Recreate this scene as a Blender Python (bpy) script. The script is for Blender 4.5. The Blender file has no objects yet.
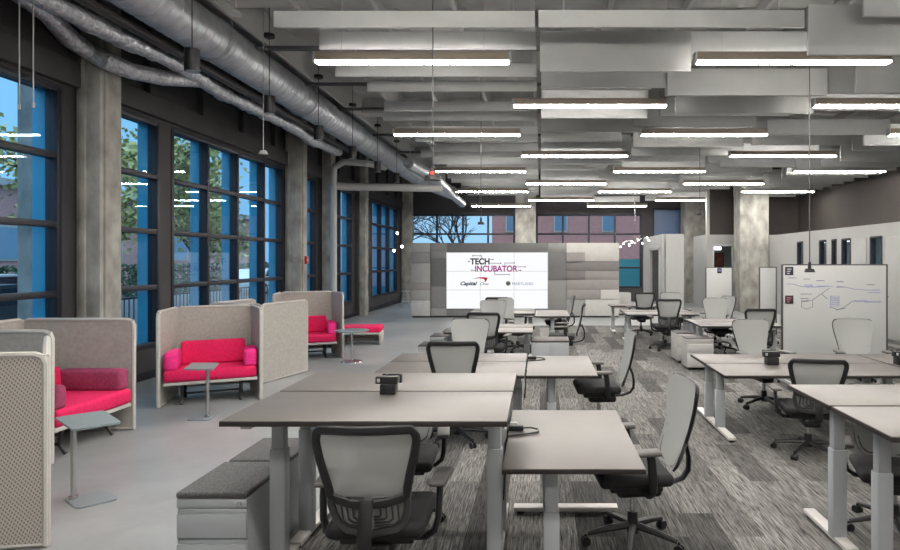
import bpy, bmesh, math, random
from mathutils import Vector, Matrix

# ------------------------------------------------------------------ camera, world, exposure
C = bpy.context.scene.collection
SC = bpy.context.scene
cam_d = bpy.data.cameras.new('camera')
cam = bpy.data.objects.new('camera', cam_d)
C.objects.link(cam)
cam.location = (0, 0, 1.85)
cam.rotation_euler = (math.radians(90), 0, 0)
cam_d.sensor_width = 36
cam_d.lens = 24.0
cam_d.shift_x = -0.1
cam_d.shift_y = -15 / 900
cam_d.clip_end = 300
SC.camera = cam

SC.view_settings.view_transform = 'Standard'
SC.view_settings.look = 'None'
SC.view_settings.gamma = 1
SC.view_settings.use_curve_mapping = False
SC.view_settings.exposure = 0.22

LAMP = 74.0          # linear ceiling lights
SKY = 2.2           # dusk sky
w = bpy.data.worlds.new('world')
SC.world = w
w.use_nodes = True
nt = w.node_tree
bg = nt.nodes['Background']
tc = nt.nodes.new('ShaderNodeTexCoord')
sep = nt.nodes.new('ShaderNodeSeparateXYZ')
cr = nt.nodes.new('ShaderNodeValToRGB')
cr.color_ramp.elements[0].position = 0.66
cr.color_ramp.elements[0].color = (0.17, 0.30, 0.42, 1)
cr.color_ramp.elements[1].position = 1.0
cr.color_ramp.elements[1].color = (1.1, 1.2, 1.35, 1)
mp = nt.nodes.new('ShaderNodeMath'); mp.operation = 'MULTIPLY_ADD'
mp.inputs[1].default_value = 0.5; mp.inputs[2].default_value = 0.5
nt.links.new(tc.outputs['Generated'], sep.inputs[0])
nt.links.new(sep.outputs['Z'], mp.inputs[0])
nt.links.new(mp.outputs[0], cr.inputs[0])
nt.links.new(cr.outputs[0], bg.inputs[0])
bg.inputs[1].default_value = SKY

# ------------------------------------------------------------------ helpers
R = math.radians
PI = math.pi
rnd = random.Random(7)


def lin(c):
    return tuple(((v / 255) / 12.92 if v / 255 <= 0.04045 else (((v / 255) + 0.055) / 1.055) ** 2.4) for v in c)


def mat(name, rgb, rough=0.6, metal=0.0, noise=0.0, scale=8.0, bump=0.0, bscale=60.0, stretch=(1, 1, 1), coord='Object', emit=None, estr=0.0, alpha=1.0):
    m = bpy.data.materials.new(name)
    m.use_nodes = True
    t = m.node_tree
    b = t.nodes['Principled BSDF']
    col = lin(rgb) + (1,)
    b.inputs['Base Color'].default_value = col
    b.inputs['Roughness'].default_value = rough
    b.inputs['Metallic'].default_value = metal
    b.inputs['Alpha'].default_value = alpha
    if emit is not None:
        b.inputs['Emission Color'].default_value = lin(emit) + (1,)
        b.inputs['Emission Strength'].default_value = estr
    if noise > 0 or bump > 0:
        co = t.nodes.new('ShaderNodeTexCoord')
        mpn = t.nodes.new('ShaderNodeMapping')
        mpn.inputs['Scale'].default_value = stretch
        t.links.new(co.outputs[coord], mpn.inputs[0])
    if noise > 0:
        n = t.nodes.new('ShaderNodeTexNoise')
        n.inputs['Scale'].default_value = scale
        n.inputs['Detail'].default_value = 6
        t.links.new(mpn.outputs[0], n.inputs['Vector'])
        r = t.nodes.new('ShaderNodeValToRGB')
        lo = tuple(max(0, v * (1 - noise)) for v in col[:3]) + (1,)
        hi = tuple(min(1, v * (1 + noise)) for v in col[:3]) + (1,)
        r.color_ramp.elements[0].position = 0.3
        r.color_ramp.elements[0].color = lo
        r.color_ramp.elements[1].position = 0.7
        r.color_ramp.elements[1].color = hi
        t.links.new(n.outputs[0], r.inputs[0])
        t.links.new(r.outputs[0], b.inputs['Base Color'])
    if bump > 0:
        n2 = t.nodes.new('ShaderNodeTexNoise')
        n2.inputs['Scale'].default_value = bscale
        t.links.new(mpn.outputs[0], n2.inputs['Vector'])
        bp = t.nodes.new('ShaderNodeBump')
        bp.inputs['Strength'].default_value = bump
        bp.inputs['Distance'].default_value = 0.02
        t.links.new(n2.outputs[0], bp.inputs['Height'])
        t.links.new(bp.outputs[0], b.inputs['Normal'])
    return m


def emission(name, rgb, s):
    m = bpy.data.materials.new(name)
    m.use_nodes = True
    t = m.node_tree
    t.nodes.clear()
    e = t.nodes.new('ShaderNodeEmission')
    o = t.nodes.new('ShaderNodeOutputMaterial')
    e.inputs[0].default_value = lin(rgb) + (1,)
    e.inputs[1].default_value = s
    t.links.new(e.outputs[0], o.inputs[0])
    return m


class MB:
    """collects shapes, then links them as ONE mesh object"""

    def __init__(self):
        self.bm = bmesh.new()

    def _xf(self, verts, loc, rot):
        M = Matrix.Translation(loc) @ rot
        for v in verts:
            v.co = M @ v.co

    def box(self, c, s, bev=0.0, rz=0.0, rx=0.0, ry=0.0, mi=0, seg=2):
        g = bmesh.ops.create_cube(self.bm, size=1.0)
        vs = g['verts']
        for v in vs:
            v.co = Vector((v.co.x * s[0], v.co.y * s[1], v.co.z * s[2]))
        if bev > 0:
            es = list({e for v in vs for e in v.link_edges})
            r = bmesh.ops.bevel(self.bm, geom=es, offset=bev, segments=seg, affect='EDGES', profile=0.5)
            vs = list({v for f in r['faces'] for v in f.verts} | {v for v in vs if v.is_valid})
        rot = Matrix.Rotation(rz, 4, 'Z') @ Matrix.Rotation(ry, 4, 'Y') @ Matrix.Rotation(rx, 4, 'X')
        self._xf(vs, Vector(c), rot)
        if mi:
            for f in {f for v in vs for f in v.link_faces}:
                f.material_index = mi
        return self

    def span(self, x0, x1, y0, y1, z0, z1, bev=0.0, mi=0, seg=2):
        return self.box(((x0 + x1) / 2, (y0 + y1) / 2, (z0 + z1) / 2), (x1 - x0, y1 - y0, z1 - z0), bev, mi=mi, seg=seg)

    def cyl(self, p0, p1, r0, r1=None, n=16, mi=0):
        r1 = r0 if r1 is None else r1
        p0 = Vector(p0); p1 = Vector(p1)
        d = p1 - p0
        g = bmesh.ops.create_cone(self.bm, cap_ends=True, segments=n, radius1=r0, radius2=r1, depth=d.length)
        rot = d.to_track_quat('Z', 'Y').to_matrix().to_4x4()
        self._xf(g['verts'], (p0 + p1) / 2, rot)
        if mi:
            for f in {f for v in g['verts'] for f in v.link_faces}:
                f.material_index = mi
        return self

    def ball(self, c, r, sc=(1, 1, 1), n=12, mi=0):
        g = bmesh.ops.create_uvsphere(self.bm, u_segments=n, v_segments=max(6, n // 2), radius=r)
        for v in g['verts']:
            v.co = Vector((v.co.x * sc[0], v.co.y * sc[1], v.co.z * sc[2])) + Vector(c)
        if mi:
            for f in {f for v in g['verts'] for f in v.link_faces}:
                f.material_index = mi
        return self

    def tube(self, pts, r, n=8, closed=False, flat=None, up=None, mi=0, radii=None):
        """sweep an ellipse along points; flat=(a,b) radii across / along 'up'"""
        pts = [Vector(p) for p in pts]
        k = len(pts)
        rings = []
        prev = None
        for i, p in enumerate(pts):
            if closed:
                t = (pts[(i + 1) % k] - pts[i - 1]).normalized()
            else:
                t = (pts[min(i + 1, k - 1)] - pts[max(i - 1, 0)]).normalized()
            u = Vector(up) if up is not None else (prev if prev is not None else (Vector((0, 0, 1)) if abs(t.z) < 0.9 else Vector((1, 0, 0))))
            u = u - t * u.dot(t)
            if u.length < 1e-5:
                u = t.orthogonal()
            u.normalize()
            prev = u
            s = t.cross(u)
            a, b = flat if flat else (r, r)
            if radii:
                a, b = a * radii[i], b * radii[i]
            rings.append([self.bm.verts.new(p + s * (math.cos(2 * PI * j / n) * a) + u * (math.sin(2 * PI * j / n) * b)) for j in range(n)])
        m = k if closed else k - 1
        fs = []
        for i in range(m):
            A = rings[i]; B = rings[(i + 1) % k]
            for j in range(n):
                fs.append(self.bm.faces.new((A[j], A[(j + 1) % n], B[(j + 1) % n], B[j])))
        if not closed:
            fs.append(self.bm.faces.new(rings[0][::-1]))
            fs.append(self.bm.faces.new(rings[-1]))
        for f in fs:
            f.material_index = mi
        return self

    def prism(self, pts, z0, z1, mi=0):
        a = [self.bm.verts.new((p[0], p[1], z0)) for p in pts]
        b = [self.bm.verts.new((p[0], p[1], z1)) for p in pts]
        n = len(pts)
        fs = [self.bm.faces.new(a[::-1]), self.bm.faces.new(b)]
        for i in range(n):
            fs.append(self.bm.faces.new((a[i], a[(i + 1) % n], b[(i + 1) % n], b[i])))
        for f in fs:
            f.material_index = mi
        return self

    def quad(self, pts, mi=0):
        f = self.bm.faces.new([self.bm.verts.new(p) for p in pts])
        f.material_index = mi
        return self

    def panel(self, p0, p1, z0, z1, th, mi=0, bev=0.0):
        """upright slab between two floor points"""
        p0 = Vector((p0[0], p0[1])); p1 = Vector((p1[0], p1[1]))
        d = p1 - p0
        m = (p0 + p1) / 2
        return self.box((m.x, m.y, (z0 + z1) / 2), (d.length, th, z1 - z0), bev, rz=math.atan2(d.y, d.x), mi=mi)

    def build(self, name, mats, parent=None, loc=(0, 0, 0), smooth=True):
        bmesh.ops.recalc_face_normals(self.bm, faces=self.bm.faces[:])
        me = bpy.data.meshes.new(name)
        self.bm.to_mesh(me)
        self.bm.free()
        if not isinstance(mats, (list, tuple)):
            mats = [mats]
        for m in mats:
            me.materials.append(m)
        if smooth:
            me.polygons.foreach_set('use_smooth', [True] * len(me.polygons))
            me.set_sharp_from_angle(angle=R(35))
        o = bpy.data.objects.new(name, me)
        C.objects.link(o)
        o.location = loc
        if parent is not None:
            o.parent = parent
        return o


def tag(o, label, cat, group=None, kind=None):
    o['label'] = label
    o['category'] = cat
    if group:
        o['group'] = group
    if kind:
        o['kind'] = kind
    return o


def thing(name, label, cat, loc=(0, 0, 0), rz=0.0, group=None):
    o = bpy.data.objects.new(name, None)
    o.empty_display_size = 0.1
    C.objects.link(o)
    o.location = loc
    o.rotation_euler = (0, 0, rz)
    return tag(o, label, cat, group)


def struct(name, mb, mats, parent=None, loc=(0, 0, 0), smooth=True):
    o = mb.build(name, mats, parent, loc, smooth)
    o['kind'] = 'structure'
    return o


def dup(root, loc, rz, label, group=None, mats=None):
    r = root.copy()
    C.objects.link(r)
    r.location = loc
    r.rotation_euler = (0, 0, rz)
    r['label'] = label
    if group:
        r['group'] = group
    for ch in list(root.children):
        c = ch.copy()
        C.objects.link(c)
        c.parent = r
        for g in list(ch.children):
            d = g.copy()
            C.objects.link(d)
            d.parent = c
    return r


def ordinal(i):
    return ['front', 'second', 'third', 'fourth', 'fifth', 'sixth', 'seventh', 'eighth', 'ninth', 'tenth', 'eleventh', 'twelfth',
            'thirteenth', 'fourteenth', 'fifteenth', 'sixteenth', 'seventeenth', 'eighteenth', 'nineteenth', 'twentieth',
            'twenty-first', 'twenty-second', 'twenty-third', 'twenty-fourth', 'twenty-fifth', 'twenty-sixth', 'twenty-seventh', 'twenty-eighth'][i]


# ------------------------------------------------------------------ materials
M = {}
M['concrete'] = mat('board_formed_concrete', (150, 148, 142), 0.85, noise=0.36, scale=4.0, bump=0.35, bscale=14, stretch=(1, 1, 0.6))
M['deck'] = mat('ceiling_concrete', (156, 156, 154), 0.9, noise=0.2, scale=1.5, bump=0.2)
M['black'] = mat('dark_wall_paint', (60, 58, 59), 0.75, noise=0.15, scale=2)
M['black_frame'] = mat('window_frame_paint', (22, 24, 36), 0.5)
M['brown_wall'] = mat('dark_brown_wall_paint', (58, 53, 50), 0.8, noise=0.12, scale=1.2)
M['white'] = mat('white_wall_paint', (158, 158, 156), 0.7, noise=0.04, scale=2)
M['fin'] = mat('blue_fin_paint', (58, 150, 182), 0.35)
M['duct'] = mat('galvanised_steel', (186, 189, 193), 0.44, 0.7, noise=0.18, scale=5, bump=0.1)
M['foil'] = mat('foil_insulation', (196, 198, 202), 0.3, 0.7, noise=0.3, scale=16, bump=1.0, bscale=22)
M['baffle'] = mat('grey_felt', (176, 177, 176), 0.95, noise=0.05, scale=3, bump=0.1, bscale=90)
M['steel'] = mat('pale_painted_steel', (168, 168, 166), 0.6)
M['housing'] = mat('light_housing', (134, 122, 110), 0.5, 0.1)
M['lamp'] = emission('lit_diffuser', (255, 250, 243), LAMP)
M['plastic'] = mat('black_plastic', (24, 24, 26), 0.45)
M['arm_top'] = mat('arm_pad_rubber', (92, 90, 88), 0.6)
M['seat'] = mat('black_seat_fabric', (24, 24, 26), 0.8, noise=0.2, scale=60, bump=0.15, bscale=300)
M['lower_frame'] = mat('graphite_plastic', (70, 70, 72), 0.4, 0.1)
M['chrome'] = mat('brushed_steel', (190, 190, 190), 0.25, 0.95)
M['top'] = mat('greige_laminate', (92, 87, 84), 0.42, noise=0.05, scale=30, stretch=(0.2, 2, 1))
M['edge'] = mat('dark_edge_band', (38, 32, 30), 0.5)
M['leg'] = mat('silver_leg_paint', (164, 168, 171), 0.4)
M['foot'] = mat('pale_foot_rail_paint', (206, 203, 200), 0.35, 0.1)
M['cabinet'] = mat('silver_cabinet_paint', (152, 156, 159), 0.42)
M['cabinet_white'] = mat('light_cabinet_paint', (176, 175, 172), 0.45)
M['cushion_top'] = mat('speckled_seat_felt', (82, 81, 82), 0.95, noise=0.5, scale=120, bump=0.2, bscale=300)
M['screen_frame'] = mat('beige_screen_trim', (172, 169, 164), 0.7, noise=0.06, scale=30)
M['screen'] = mat('beige_screen_fabric', (160, 156, 150), 0.9, noise=0.1, scale=25, bump=0.2, bscale=200)
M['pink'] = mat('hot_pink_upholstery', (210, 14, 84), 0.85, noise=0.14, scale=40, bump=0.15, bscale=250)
M['pink_lit'] = mat('pink_upholstery_lit', (226, 40, 128), 0.85, noise=0.12, scale=40, bump=0.15, bscale=250)  # same pink upholstery, with the light on the arms put into its colour
M['pink_shaded'] = mat('pink_upholstery_shaded', (140, 52, 86), 0.85, noise=0.2, scale=30, bump=0.15, bscale=250)  # same pink upholstery, darkened to paint the cushion's shade
M['rail'] = mat('sofa_rail_paint', (182, 180, 176), 0.5)
M['table_top'] = mat('blue_grey_laminate', (122, 134, 138), 0.3)
M['board'] = mat('whiteboard_enamel', (182, 183, 182), 0.22)
M['blue_ink'] = mat('blue_marker', (122, 122, 172), 0.6)
M['grey_ink'] = mat('grey_marker', (112, 112, 122), 0.6)
M['red_ink'] = mat('red_sticker_print', (172, 88, 100), 0.6)
M['ink'] = mat('dark_sticker', (40, 38, 46), 0.6)
M['pale_print'] = mat('pale_sticker_print', (170, 168, 176), 0.6)
M['brick'] = None
M['asphalt'] = mat('asphalt', (92, 96, 100), 0.9, noise=0.2, scale=3)
M['bark'] = mat('bark', (74, 66, 60), 0.9, noise=0.3, scale=10)
M['leaf'] = mat('autumn_leaf', (178, 172, 112), 0.8, noise=0.35, scale=1.5)
M['hedge'] = mat('hedge_leaf', (60, 88, 62), 0.8, noise=0.4, scale=2)
M['car_white'] = mat('white_car_paint', (214, 218, 222), 0.25)
M['car_dark'] = mat('dark_car_paint', (40, 52, 62), 0.2)
M['car_glass'] = mat('car_window', (30, 40, 52), 0.1)
M['sash'] = mat('sash_window_glass', (116, 146, 168), 0.15)  # pale blue paints the sky's reflection into the panes
M['tyre'] = mat('tyre_rubber', (26, 26, 28), 0.8)
M['red'] = mat('red_enamel', (170, 36, 30), 0.4)
M['red_glow'] = emission('red_lamp_glow', (255, 60, 40), 4.0)
M['bulb'] = emission('clear_bulb_glow', (255, 252, 246), 12.0)
M['cove'] = emission('cove_light', (255, 246, 230), 6.0)
M['vw'] = emission('lit_screen', (244, 245, 246), 0.93)
M['vw_navy'] = mat('navy_letters', (10, 12, 30), 0.8)
M['vw_purple'] = emission('purple_letters', (158, 40, 128), 0.9)
M['vw_red'] = emission('red_mark', (176, 24, 40), 0.9)
M['vw_blue'] = emission('dark_blue_letters', (22, 40, 84), 0.9)
M['vw_grey'] = emission('grey_blue_letters', (96, 112, 150), 0.9)
M['vw_lilac'] = emission('lilac_lines', (126, 92, 140), 0.9)
for k_, c_ in (('g1', (174, 173, 170)), ('g2', (148, 147, 145)), ('g3', (126, 125, 124)), ('g4', (104, 104, 103)), ('g5', (180, 178, 174)), ('g6', (138, 133, 131)), ('g7', (114, 110, 109))):
    M[k_] = mat('partition_fabric_' + k_, c_, 0.9, noise=0.04, scale=8)


def brick_mat():
    m = bpy.data.materials.new('red_brick')
    m.use_nodes = True
    t = m.node_tree
    b = t.nodes['Principled BSDF']
    b.inputs['Roughness'].default_value = 0.9
    co = t.nodes.new('ShaderNodeTexCoord')
    sx = t.nodes.new('ShaderNodeSeparateXYZ')
    add = t.nodes.new('ShaderNodeMath'); add.operation = 'ADD'
    cb = t.nodes.new('ShaderNodeCombineXYZ')
    br = t.nodes.new('ShaderNodeTexBrick')
    br.inputs['Color1'].default_value = lin((196, 138, 130)) + (1,)
    br.inputs['Color2'].default_value = lin((176, 122, 118)) + (1,)
    br.inputs['Mortar'].default_value = lin((190, 174, 168)) + (1,)
    br.inputs['Scale'].default_value = 3.2
    t.links.new(co.outputs['Object'], sx.inputs[0])
    t.links.new(sx.outputs['X'], add.inputs[0]); t.links.new(sx.outputs['Y'], add.inputs[1])
    t.links.new(add.outputs[0], cb.inputs['X']); t.links.new(sx.outputs['Z'], cb.inputs['Y'])
    t.links.new(cb.outputs[0], br.inputs['Vector'])
    t.links.new(br.outputs[0], b.inputs['Base Color'])
    return m


M['brick'] = brick_mat()


def glass_mat(name, tint, refl, base=0.01):
    m = bpy.data.materials.new(name)
    m.use_nodes = True
    t = m.node_tree
    t.nodes.clear()
    o = t.nodes.new('ShaderNodeOutputMaterial')
    mx = t.nodes.new('ShaderNodeMixShader')
    tr = t.nodes.new('ShaderNodeBsdfTransparent')
    tr.inputs[0].default_value = tint + (1,)
    gl = t.nodes.new('ShaderNodeBsdfGlossy')
    gl.inputs['Roughness'].default_value = 0.01
    gl.inputs[0].default_value = (0.9, 0.95, 1, 1)
    lw = t.nodes.new('ShaderNodeLayerWeight')
    lw.inputs['Blend'].default_value = 0.5
    pw = t.nodes.new('ShaderNodeMath'); pw.operation = 'POWER'
    pw.inputs[1].default_value = 4.0
    ma = t.nodes.new('ShaderNodeMath'); ma.operation = 'MULTIPLY_ADD'
    ma.inputs[1].default_value = refl; ma.inputs[2].default_value = base
    t.links.new(lw.outputs['Facing'], pw.inputs[0])
    t.links.new(pw.outputs[0], ma.inputs[0])
    t.links.new(ma.outputs[0], mx.inputs[0])
    t.links.new(tr.outputs[0], mx.inputs[1])
    t.links.new(gl.outputs[0], mx.inputs[2])
    t.links.new(mx.outputs[0], o.inputs[0])
    return m


M['glass'] = glass_mat('blue_tinted_glass', (0.74, 0.895, 0.985), 0.75)
M['far_glass'] = glass_mat('coated_far_glass', (0.92, 0.95, 0.975), 0.25, 0.0)
M['spandrel'] = mat('blue_spandrel_panel', (72, 98, 134), 0.3)
M['clear_glass'] = glass_mat('clear_glass', (0.9, 0.95, 0.95), 1.0)


def mesh_mat(name, rgb, see):
    m = mat(name, rgb, 0.75)
    t = m.node_tree
    b = t.nodes['Principled BSDF']
    o = t.nodes['Material Output']
    tr = t.nodes.new('ShaderNodeBsdfTransparent')
    mx = t.nodes.new('ShaderNodeMixShader')
    mx.inputs[0].default_value = see
    t.links.new(b.outputs[0], mx.inputs[1])
    t.links.new(tr.outputs[0], mx.inputs[2])
    t.links.new(mx.outputs[0], o.inputs[0])
    return m


M['mesh'] = mesh_mat('grey_chair_mesh', (156, 157, 155), 0.14)


def woven_mat():
    """screen fabric with rows of small diagonal perforations"""
    m = mat('perforated_screen_fabric', (160, 153, 146), 0.9)
    t = m.node_tree
    b = t.nodes['Principled BSDF']
    co = t.nodes.new('ShaderNodeTexCoord')
    mp_ = t.nodes.new('ShaderNodeMapping')
    mp_.inputs['Rotation'].default_value = (0, 0, R(32))
    mp_.inputs['Scale'].default_value = (1, .62, 1)
    sx = t.nodes.new('ShaderNodeSeparateXYZ'); cb = t.nodes.new('ShaderNodeCombineXYZ')
    w1 = t.nodes.new('ShaderNodeTexVoronoi')
    w1.voronoi_dimensions = '2D'
    w1.inputs['Scale'].default_value = 62
    w1.inputs['Randomness'].default_value = 0.0
    r = t.nodes.new('ShaderNodeValToRGB')
    r.color_ramp.elements[0].position = 0.22
    r.color_ramp.elements[0].color = lin((118, 112, 106)) + (1,)
    r.color_ramp.elements[1].position = 0.42
    r.color_ramp.elements[1].color = lin((176, 169, 162)) + (1,)
    t.links.new(co.outputs['Object'], sx.inputs[0])
    t.links.new(sx.outputs['X'], cb.inputs['X']); t.links.new(sx.outputs['Z'], cb.inputs['Y'])
    t.links.new(cb.outputs[0], mp_.inputs[0])
    t.links.new(mp_.outputs[0], w1.inputs['Vector'])
    t.links.new(w1.outputs['Distance'], r.inputs[0])
    t.links.new(r.outputs[0], b.inputs['Base Color'])
    return m


M['woven'] = woven_mat()


def floor_mat():
    m = mat('polished_concrete', (150, 149, 148), 0.32, noise=0.0)
    t = m.node_tree
    b = t.nodes['Principled BSDF']
    co = t.nodes.new('ShaderNodeTexCoord')
    n = t.nodes.new('ShaderNodeTexNoise'); n.inputs['Scale'].default_value = 0.8; n.inputs['Detail'].default_value = 8
    n.inputs['Roughness'].default_value = 0.65
    r = t.nodes.new('ShaderNodeValToRGB')
    r.color_ramp.elements[0].position = 0.3; r.color_ramp.elements[0].color = lin((122, 124, 125)) + (1,)
    r.color_ramp.elements[1].position = 0.72; r.color_ramp.elements[1].color = lin((158, 160, 161)) + (1,)
    t.links.new(co.outputs['Object'], n.inputs['Vector'])
    t.links.new(n.outputs[0], r.inputs[0]); t.links.new(r.outputs[0], b.inputs['Base Color'])
    rr = t.nodes.new('ShaderNodeMapRange'); rr.inputs[3].default_value = 0.26; rr.inputs[4].default_value = 0.46
    t.links.new(n.outputs[0], rr.inputs[0]); t.links.new(rr.outputs[0], b.inputs['Roughness'])
    return m


def carpet_mat():
    """grey carpet planks, each with its own shade and fine streaks running along it"""
    m = mat('striated_carpet_planks', (90, 88, 86), 0.97)
    t = m.node_tree
    b = t.nodes['Principled BSDF']
    co = t.nodes.new('ShaderNodeTexCoord')
    rot = t.nodes.new('ShaderNodeMapping')
    rot.inputs['Rotation'].default_value = (0, 0, R(90))
    br = t.nodes.new('ShaderNodeTexBrick')
    br.offset = 0.37; br.offset_frequency = 2
    br.inputs['Scale'].default_value = 1.0
    br.inputs['Brick Width'].default_value = 1.0
    br.inputs['Row Height'].default_value = 0.25
    br.inputs['Mortar Size'].default_value = 0.0
    br.inputs['Bias'].default_value = 0.0
    br.inputs['Color1'].default_value = (0, 0, 0, 1)
    br.inputs['Color2'].default_value = (1, 1, 1, 1)
    t.links.new(co.outputs['Object'], rot.inputs[0])
    t.links.new(rot.outputs[0], br.inputs['Vector'])
    st = t.nodes.new('ShaderNodeMapping'); st.inputs['Scale'].default_value = (88, 4.2, 1)
    t.links.new(co.outputs['Object'], st.inputs[0])
    # shift the streaks from plank to plank
    off = t.nodes.new('ShaderNodeVectorMath'); off.operation = 'ADD'
    mulv = t.nodes.new('ShaderNodeVectorMath'); mulv.operation = 'SCALE'; mulv.inputs['Scale'].default_value = 37.0
    t.links.new(br.outputs['Color'], mulv.inputs[0])
    t.links.new(st.outputs[0], off.inputs[0]); t.links.new(mulv.outputs[0], off.inputs[1])
    n = t.nodes.new('ShaderNodeTexNoise'); n.inputs['Scale'].default_value = 1.25; n.inputs['Detail'].default_value = 6; n.inputs['Roughness'].default_value = 0.7
    t.links.new(off.outputs[0], n.inputs['Vector'])
    r = t.nodes.new('ShaderNodeValToRGB')
    r.color_ramp.elements[0].position = 0.36; r.color_ramp.elements[0].color = lin((20, 20, 20)) + (1,)
    r.color_ramp.elements[1].position = 0.66; r.color_ramp.elements[1].color = lin((132, 130, 127)) + (1,)
    t.links.new(n.outputs[0], r.inputs[0])
    sh = t.nodes.new('ShaderNodeMapRange'); sh.inputs[3].default_value = 0.3; sh.inputs[4].default_value = 1.55
    t.links.new(br.outputs['Color'], sh.inputs[0])
    mx = t.nodes.new('ShaderNodeVectorMath'); mx.operation = 'SCALE'
    t.links.new(r.outputs[0], mx.inputs[0]); t.links.new(sh.outputs[0], mx.inputs['Scale'])
    t.links.new(mx.outputs[0], b.inputs['Base Color'])
    return m


M['floor'] = floor_mat()
M['carpet'] = carpet_mat()

# ------------------------------------------------------------------ the setting
XL = -6.1            # inner face of the window wall
YB = 27.0            # inner face of the far window wall
YN = -4.0            # wall behind
XR = 9.7             # dark upper wall on the right
ZC = 5.7             # underside of deck
struct('floor', MB().span(XL - .3, XR + .3, YN - .3, YB + .3, -0.2, 0.0), M['floor'], smooth=False)
struct('floor_carpet', MB().span(-1.62, 8.1, -1.5, 16.9, 0.0, 0.006), M['carpet'], smooth=False)
struct('ceiling', MB().span(XL - .3, XR + .3, YN - .3, YB + .3, ZC, ZC + .25), M['deck'], smooth=False)
struct('wall_back', MB().span(XL - .3, XR + .3, YN - .3, YN, 0, ZC), M['white'], smooth=False)

ZS, Z1, Z2, Z3, ZT = 0.51, 1.42, 2.30, 3.17, 4.02
left_windows = [
    [3.2, 4.3, 5.4, 6.5, 7.6],
    [8.45, 9.58],
    [9.95, 11.02, 12.1, 13.26, 14.2],
    [14.75, 16.3],
    [17.2, 18.3, 19.4],
    [20.45, 21.4],
    [21.75, 23.0, 24.25, 25.6],
]
# left wall: sill, upper fascia with stiffeners, piers between the windows
wl = MB()
wl.span(XL - .3, XL, YN, YB, 0, ZS)
wl.span(XL - .3, XL, YN, YB, ZT, ZC)
prev = YN
for b in left_windows:
    if b[0] - prev > 0.01:
        wl.span(XL - .3, XL, prev, b[0], ZS, ZT)
    prev = b[-1]
wl.span(XL - .3, XL, prev, YB, ZS, ZT)
wl.span(XL - .05, XL + .1, YN, YB, 4.1, 4.42, 0.01)
y = 2.0
while y < 26.6:
    wl.span(XL - .02, XL + .1, y, y + 0.14, 4.42, ZC, 0.005)
    y += 1.45
struct('wall_left', wl, M['black'], smooth=False)
struct('baseboard_left', MB().span(XL, XL + .02, YN, YB, 0, .12), M['black_frame'], smooth=False)

for i, ys in enumerate(left_windows):
    f = MB()
    ya, yb = ys[0], ys[-1]
    fw = 0.035
    for yy in ys:
        f.span(XL - .14, XL + .015, yy - fw, yy + fw, ZS, ZT, 0.004)
    for zz in (ZS, Z1, Z2, Z3, ZT):
        f.span(XL - .12, XL + .01, ya, yb, zz - .04, zz + .04, 0.004)
    wobj = struct('window_%d' % (i + 1), f, M['black_frame'])
    for a, b in zip(ys[:-1], ys[1:]):
        p = MB().span(XL - .075, XL - .067, a + fw, b - fw, ZS + .03, ZT - .03).build('pane', M['glass'], wobj, smooth=False)
    for yy in ys[1:]:
        MB().span(XL - .31, XL - .145, yy - .03, yy + .03, ZS, ZT, 0.005).build('fin', M['fin'], wobj)

# far wall with two ribbon windows
bw = [[-5.8, -4.64, -3.47, -2.34, -1.17], [-.135, 1.03, 2.2, 3.37, 4.54], [5.1, 6.35]]
bz = [(0.63, 3.87), (0.63, 3.87), (2.7, 4.15)]
wb = MB()
prev = XL
for xs, (za, zb) in zip(bw, bz):
    wb.span(prev, xs[0], YB, YB + .3, 0, ZC)
    wb.span(xs[0], xs[-1], YB, YB + .3, 0, za)
    wb.span(xs[0], xs[-1], YB, YB + .3, zb, ZC)
    prev = xs[-1]
wb.span(prev, XR, YB, YB + .3, 0, ZC)
struct('wall_far', wb, M['black'], smooth=False)
for i, (xs, (za, zb)) in enumerate(zip(bw, bz)):
    f = MB()
    for xx in xs:
        f.span(xx - .04, xx + .04, YB - .015, YB + .14, za, zb, 0.004)
    zz_ = (za, 1.5, 3.02, zb) if i < 2 else (za, zb)
    for zz in zz_:
        f.span(xs[0], xs[-1], YB - .01, YB + .12, zz - .04, zz + .04, 0.004)
    wobj = struct('window_%d' % (len(left_windows) + i + 1), f, M['black_frame'])
    for a, b in zip(xs[:-1], xs[1:]):
        MB().span(a + .04, b - .04, YB + .067, YB + .075, za, zb).build('pane', M['far_glass'] if i < 2 else M['spandrel'], wobj, smooth=False)

# concrete columns (each one a trim piece of the building)
cols = [
    (-6.09, -5.77, 7.87, 8.28), (-6.08, -5.70, 14.3, 14.68),
    (-6.0, -5.74, 16.5, 16.85), (-5.95, -5.74, 19.75, 20.1), (-6.05, -5.62, 26.2, 26.6),
    (-1.08, -.18, 26.3, 26.85), (6.27, 7.32, 26.0, 26.8), (7.1, 8.13, 21.3, 22.0),
]
for i, (xa, xb, ya, yb) in enumerate(cols):
    cm = MB().span(xa, xb, ya, yb, 0, ZC, 0.02)
    if i < 2:
        cm.span(xa + .17, xb + .03, ya + .06, yb - .05, 0, ZC, 0.02)
        cm.span(xa + .06, xa + .14, ya - .03, ya, 0, ZC, 0.005)
    struct('trim_%d' % (i + 1), cm, M['concrete'])

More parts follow.
